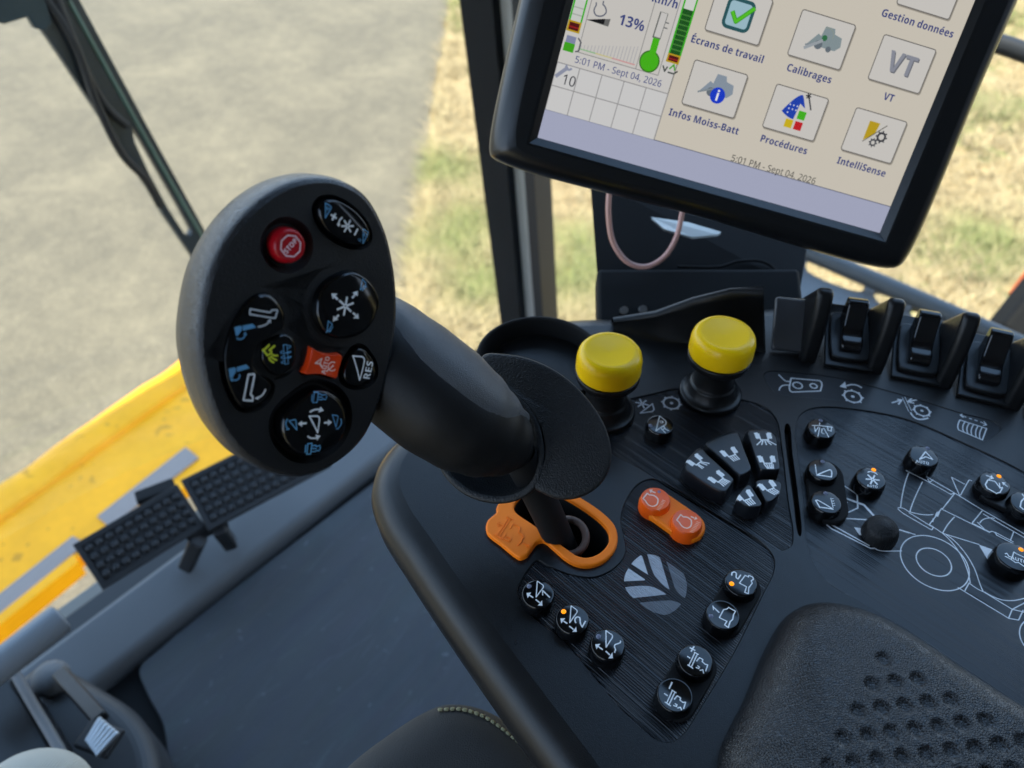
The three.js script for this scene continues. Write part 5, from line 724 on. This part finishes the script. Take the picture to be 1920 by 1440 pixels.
// ---------------------------------------------------------------- cab floor, pedals, seat
{
  const [mc, mx] = canvas(1024, 1024); mx.fillStyle = 'rgb(50,52,55)'; mx.fillRect(0, 0, 1024, 1024);
  const mark = (n, l0, l1, w0, w1, a, tone, spread) => { for (let k = 0; k < n; k++) { const x = rnd() * 1024, y = rnd() * 1024, l = l0 + rnd() * l1, an = -0.9 + (rnd() - 0.5) * spread, v = tone(); mx.globalAlpha = a * (0.4 + 0.6 * rnd()); mx.strokeStyle = `rgb(${v},${v + 3},${v + 8})`; mx.lineWidth = w0 + rnd() * w1; mx.lineCap = 'round'; for (const [ox, oy] of [[0, 0], [1024, 0], [0, 1024], [-1024, 0], [0, -1024]]) { mx.beginPath(); mx.moveTo(x + ox, y + oy); mx.lineTo(x + ox + l * Math.cos(an), y + oy + l * Math.sin(an)); mx.stroke(); } } };
  mark(700, 60, 220, 10, 40, 0.08, () => 36 + rnd() * 40, 0.35); mark(500, 20, 90, 1.5, 4, 0.16, () => 66 + rnd() * 40, 0.6); mark(160, 2, 9, 2, 5, 0.4, () => 90 + rnd() * 45, 3); mark(60, 20, 60, 20, 30, 0.1, () => 30, 3);
  const matTex = texture(mc);
  const matM = std({ color: C3(1, 1, 1), map: tiled(matTex, 0.62), specularIntensity: 0.75, roughness: 0.5, ...bump(grainTile, 0.08, 0.0004) });
  const xz = (a) => a.map((p) => [p[0], p[2]]);
  const m = thing('floor_mat', 'blue-grey rubber floor mat with scuff marks', 'floor mat', [[-0.2554,-0.6000,-0.4983]][0]);
  part(m, 'sheet', boxUV(slab(spline(xz([[-0.4767,-0.5900,-0.4550],[-0.4596,-0.5900,-0.4819],[-0.3964,-0.5900,-0.5575],[-0.3125,-0.5900,-0.6519],[-0.2167,-0.5900,-0.7561],[-0.0899,-0.5900,-0.8875],[0.0994,-0.5900,-1.0782],[0.4476,-0.5900,-0.2988],[-0.0332,-0.5900,-0.1967],[-0.3354,-0.5900,-0.2455],[-0.3944,-0.5900,-0.3216],[-0.4235,-0.5900,-0.3823],[-0.4564,-0.5900,-0.4217]]), true, 120), [], -0.6, 0.01, 0.002)), matM);
  // sill under the windscreen
  const s = thing('windscreen_sill', 'grey moulded sill along the front edge of the floor mat', 'sill', [[-0.4245,-0.6000,-0.5956]][0]);
  const a = V3([[-0.6071,-0.5750,-0.3954]][0]), b = V3([[-0.1471,-0.5750,-0.9427]][0]), dir = b.clone().sub(a).normalize(), out = new THREE.Vector3(dir.z, 0, -dir.x); if (out.dot(FW) < 0) out.negate();
  const prof = [[-0.047, -0.03], [-0.046, -0.01], [-0.042, -0.002], [-0.034, 0.001], [0, 0.008], [0.022, 0.013], [0.029, 0.012], [0.034, 0.005], [0.036, -0.05]];
  part(s, 'moulding', boxUV(grid(prof.map(([o, y]) => [0, 0.25, 0.5, 0.75, 1].map((t) => { const p = a.clone().lerp(b, t).addScaledVector(out, o); return [p.x, p.y + y, p.z]; })), false)), M.grey);
  part(s, 'glass_seal', bar(a.clone().addScaledVector(out, 0.06).setY(-0.6).toArray(), b.clone().addScaledVector(out, 0.06).setY(-0.6).toArray(), 0.034, 0.03, [0, 1, 0], 0.004), M.rubber);
  part(s, 'outer_trim', bar(a.clone().addScaledVector(out, 0.1).setY(-0.62).toArray(), b.clone().addScaledVector(out, 0.1).setY(-0.62).toArray(), 0.035, 0.02, [0, 1, 0], 0.003), std({ color: C3(0.2, 0.185, 0.16), roughness: 0.8 }));
  // pedals: plate in its own frame (x along the long edge)
  const pedal = (q, label, extra) => {     // q: corner, along, across
    const o = V3(q[0]), X = V3(q[1]).sub(o), Z = V3(q[2]).sub(o), L = X.length(), W = Z.length(); X.normalize(); const Y = Z.clone().cross(X).normalize(); const Zn = X.clone().cross(Y);
    const mtx = new THREE.Matrix4().makeBasis(X, Y, Zn).setPosition(o);
    const t = thing('pedal', label, 'pedal', q[3], 'studded foot pedals under the windscreen');
    part(t, 'plate', boxUV(slab([[0, 0], [L, 0], [L, W], [0, W]], [], -0.012, 0.012, 0.003).applyMatrix4(mtx)), M.rubber);
    part(t, 'rim', boxUV(slab([[0, 0], [L, 0], [L, W], [0, W]], [ccw([[0.006, 0.006], [L - 0.006, 0.006], [L - 0.006, W - 0.006], [0.006, W - 0.006]])], -0.001, 0.004, 0.001).applyMatrix4(mtx)), M.rubber);
    const st = []; for (let x = 0.013; x < L - 0.008; x += 0.0125) for (let z = 0.013; z < W - 0.008; z += 0.0125) st.push(new THREE.SphereGeometry(0.0052, 10, 6).scale(1, 0.75, 1).translate(x, 0.0006, z));
    const sm = part(t, 'studs', merge(st).applyMatrix4(mtx), M.rubber); sm.userData.kind = 'stuff';
    if (extra) extra(t);
    return t;
  };
  pedal([[[-0.5309,-0.4300,-0.5323]][0], [[-0.4339,-0.4300,-0.6254]][0], [[-0.4962,-0.4700,-0.4938]][0], [[-0.4769,-0.4700,-0.5296]][0]], 'black studded pedal nearer the steering column', (t) => {
    part(t, 'pedal_arm', bar([[-0.4054,-0.4800,-0.5743]][0], [[-0.4476,-0.5600,-0.5857]][0], 0.018, 0.02, [0, 1, 0], 0.004), M.rubber);
    part(t, 'side_bracket', bar([[-0.4847,-0.4400,-0.6090]][0], [[-0.4422,-0.4400,-0.6334]][0], 0.02, 0.01, [0, 1, 0], 0.003), M.housingDark);
  });
  pedal([[[-0.4309,-0.4300,-0.6316]][0], [[-0.2913,-0.4300,-0.7412]][0], [[-0.3890,-0.4700,-0.5822]][0], [[-0.3701,-0.4700,-0.6284]][0]], 'black studded pedal half hidden behind the joystick head', (t) => {
    part(t, 'pedal_arm', bar([[-0.3842,-0.4800,-0.5926]][0], [[-0.3970,-0.5600,-0.6222]][0], 0.018, 0.02, [0, 1, 0], 0.004), M.rubber);
    part(t, 'cross_link', bar([[-0.4211,-0.4800,-0.5760]][0], [[-0.3772,-0.4800,-0.6054]][0], 0.012, 0.02, [0, 1, 0], 0.003), M.rubber);
  });
  // steering column foot with its ribbed lever
  const c = thing('steering_column', 'dark moulded steering column foot with a ribbed metal lever', 'steering column', [[-0.5397,-0.6000,-0.3800]][0]);
  const xy = (l) => l.map(V3);
  part(c, 'base', boxUV(slab(spline(xz([[-0.6806,-0.5200,-0.3720],[-0.5763,-0.5200,-0.4096],[-0.5550,-0.5200,-0.4326],[-0.5240,-0.5200,-0.4193],[-0.4775,-0.5200,-0.3968],[-0.4314,-0.5200,-0.3720],[-0.3953,-0.5200,-0.3365],[-0.3731,-0.5200,-0.2871],[-0.3692,-0.5200,-0.1821],[-0.5949,-0.5200,-0.1821]]), true, 90), [], -0.6, 0.09, 0.02, 6)), std({ color: C3(0.025, 0.026, 0.028), roughness: 0.5 }));
  part(c, 'cover', boxUV(slab(spline(xz([[-0.6535,-0.4400,-0.3605],[-0.5372,-0.4400,-0.3768],[-0.5155,-0.4400,-0.3605],[-0.4632,-0.4400,-0.3110],[-0.4251,-0.4400,-0.2705],[-0.3940,-0.4400,-0.2065],[-0.5521,-0.4400,-0.1855]]), true, 70), [], -0.56, 0.13, 0.012, 5)), M.housing);
  part(c, 'cover_edge', tube([[[-0.5246,-0.4280,-0.3711]][0], [[-0.4923,-0.4280,-0.3394]][0], [[-0.4551,-0.4280,-0.3037]][0], [[-0.4278,-0.4280,-0.2761]][0], [[-0.4059,-0.4280,-0.2476]][0]], 0.005, 30, 8), M.grey);
  const lv = part(c, 'lever', boxUV(bar([[-0.5090,-0.4800,-0.3958]][0], [[-0.4262,-0.4500,-0.3311]][0], 0.016, 0.012, [0, 1, 0], 0.003)), M.housing);
  { const A = [[-0.4217,-0.4400,-0.3292],[-0.4271,-0.4400,-0.3042]].map(V3), B = [[-0.3991,-0.4400,-0.3152],[-0.4125,-0.4400,-0.2914]].map(V3); for (let k = 0; k < 6; k++) part(lv, 'rib', bar(A[0].clone().lerp(B[0], k / 5).toArray(), A[1].clone().lerp(B[1], k / 5).toArray(), 0.005, 0.006, [0, 1, 0], 0.002), M.steel); }
  part(lv, 'pad', boxUV(bar([[-0.4157,-0.4490,-0.3263]][0], [[-0.4248,-0.4490,-0.2978]][0], 0.04, 0.008, [0, 1, 0], 0.003)), M.rubber);
  part(c, 'pivot', new THREE.SphereGeometry(0.021, 24, 16).scale(1, 0.8, 1).translate(...[[-0.5283,-0.5000,-0.3989]][0]), M.grey);
  const h = thing('tubular_bar', 'blue-grey round-ended tube at the left edge above the sill', 'tube', [[-0.4969,-0.3800,-0.3719]][0]);
  const ha = V3([[-0.5362,-0.3800,-0.3227]][0]), hb = V3([[-0.4707,-0.3800,-0.4097]][0]), hl = ha.distanceTo(hb);
  const hq = new THREE.Matrix4().makeRotationFromQuaternion(new THREE.Quaternion().setFromUnitVectors(new THREE.Vector3(0, 1, 0), hb.clone().sub(ha).normalize())).setPosition(ha.clone().lerp(hb, 0.5));
  part(h, 'tube', new THREE.LatheGeometry([[0, -hl / 2], [0.0165, -hl / 2], [0.0165, hl / 2 - 0.004], [0.015, hl / 2 - 0.001], [0.012, hl / 2], [0, hl / 2 + 0.0005]].map(([r, y]) => new THREE.Vector2(r, y)), 32).applyMatrix4(hq), std({ color: C3(0.14, 0.15, 0.16), roughness: 0.4 }));
  // cream ribbed fabric edge in the corner
  const f = thing('fabric_cover', 'cream finely ribbed fabric edge in the lower left corner', 'fabric', [[-0.3550,-0.2500,-0.2058]][0]);
  const rib = field(256, (x) => 255 * (0.5 + 0.5 * Math.sin(x / 256 * 2 * Math.PI * 16)));
  const fm = new THREE.SphereGeometry(0.042, 48, 32).scale(1.1, 0.9, 1).translate(...(() => { const v = V3([[-0.3744,-0.3000,-0.2025]][0]); return [v.x, v.y + 0.0, v.z]; })());
  part(f, 'cloth', boxUV(fm), std({ color: C3(0.5, 0.47, 0.4), roughness: 0.95, ...bump(rib, 0.03, 0.0012) }));
}
{
  // seat cushion edge
  const o = spline(mm([[-97.8,-163.3],[-89.3,-172.1],[-75.7,-183.0],[-57.9,-195.3],[-42.3,-202.1],[-27.6,-202.1],[-11.3,-196.9],[7.9,-184.3],[26.2,-168.3],[50.3,-144.2],[66.8,-108.5],[10.5,-74.7],[-69.4,-85.5],[-104.2,-130.9],[-106.1,-149.7]]), true, 160);
  const c = mm([[-28.9,-130.9]])[0], rows = [o.map(([x, z]) => [x, -0.17, z])];
  for (let k = 0; k <= 40; k++) { const s = 1 - k / 40; rows.push(o.map(([x, z]) => { const e = Math.hypot(x - c[0], z - c[1]) * (1 - s), t = Math.min(1, e / 0.03); return [c[0] + (x - c[0]) * s, -0.118 + 0.02 * Math.sqrt(1 - (1 - t) ** 2), c[1] + (z - c[1]) * s]; })); }
  const g = thing('seat_cushion', 'dark grey seat cushion with pale stitching at the bottom edge', 'seat', [c[0], -0.17, c[1]]);
  part(g, 'cushion', boxUV(grid(rows, true)), std({ color: C3(0.03, 0.03, 0.03), roughness: 0.8, ...bump(pebbleTile, 0.05, 0.00015) }));
  const sp = new THREE.CatmullRomCurve3([[-0.0427,-0.1040,-0.1947],[-0.0293,-0.1040,-0.1947],[-0.0145,-0.1040,-0.1893],[0.0019,-0.1040,-0.1770],[0.0181,-0.1040,-0.1618],[0.0346,-0.1040,-0.1445]].map(V3)), st = new THREE.CapsuleGeometry(0.0011, 0.0011, 3, 8);
  for (let k = 0; k < 26; k++) { const t = k / 26, p = sp.getPointAt(t), d = sp.getTangentAt(t); const m = part(g, 'stitch', st.clone().applyMatrix4(new THREE.Matrix4().makeRotationFromQuaternion(new THREE.Quaternion().setFromUnitVectors(new THREE.Vector3(0, 1, 0), d)).setPosition(p.setY(p.y + 0.0005))), std({ color: C3(0.3, 0.27, 0.15), roughness: 0.8 })); }
  { const bc = cab(-0.5, -0.12, 0.3), q = new THREE.Matrix4().makeBasis(RT, new THREE.Vector3(0, 1, 0), FW.clone().negate()).setPosition(bc); part(g, 'unseen_backrest', boxUV(new RoundedBoxGeometry(0.5, 0.9, 0.12, 4, 0.04).applyMatrix4(q)), std({ color: C3(0.03, 0.03, 0.03), roughness: 0.8 })); }  // unseen backrest, added to block light from behind
  // pale seat rail between cushion and console
  const r = thing('seat_rail', 'pale grey metal strip between seat and console', 'rail', [[0.0314,-0.3200,-0.2465]][0]);
  part(r, 'strip', bar([[0.0182,-0.3200,-0.2618]][0], [[0.0685,-0.3200,-0.2055]][0], 0.05, 0.02, [0, 1, 0], 0.004), M.grey);
}

scene.traverse((o) => { if (o.isMesh && o.material === M.glass) { o.castShadow = false; } });
renderer.render(scene, camera);
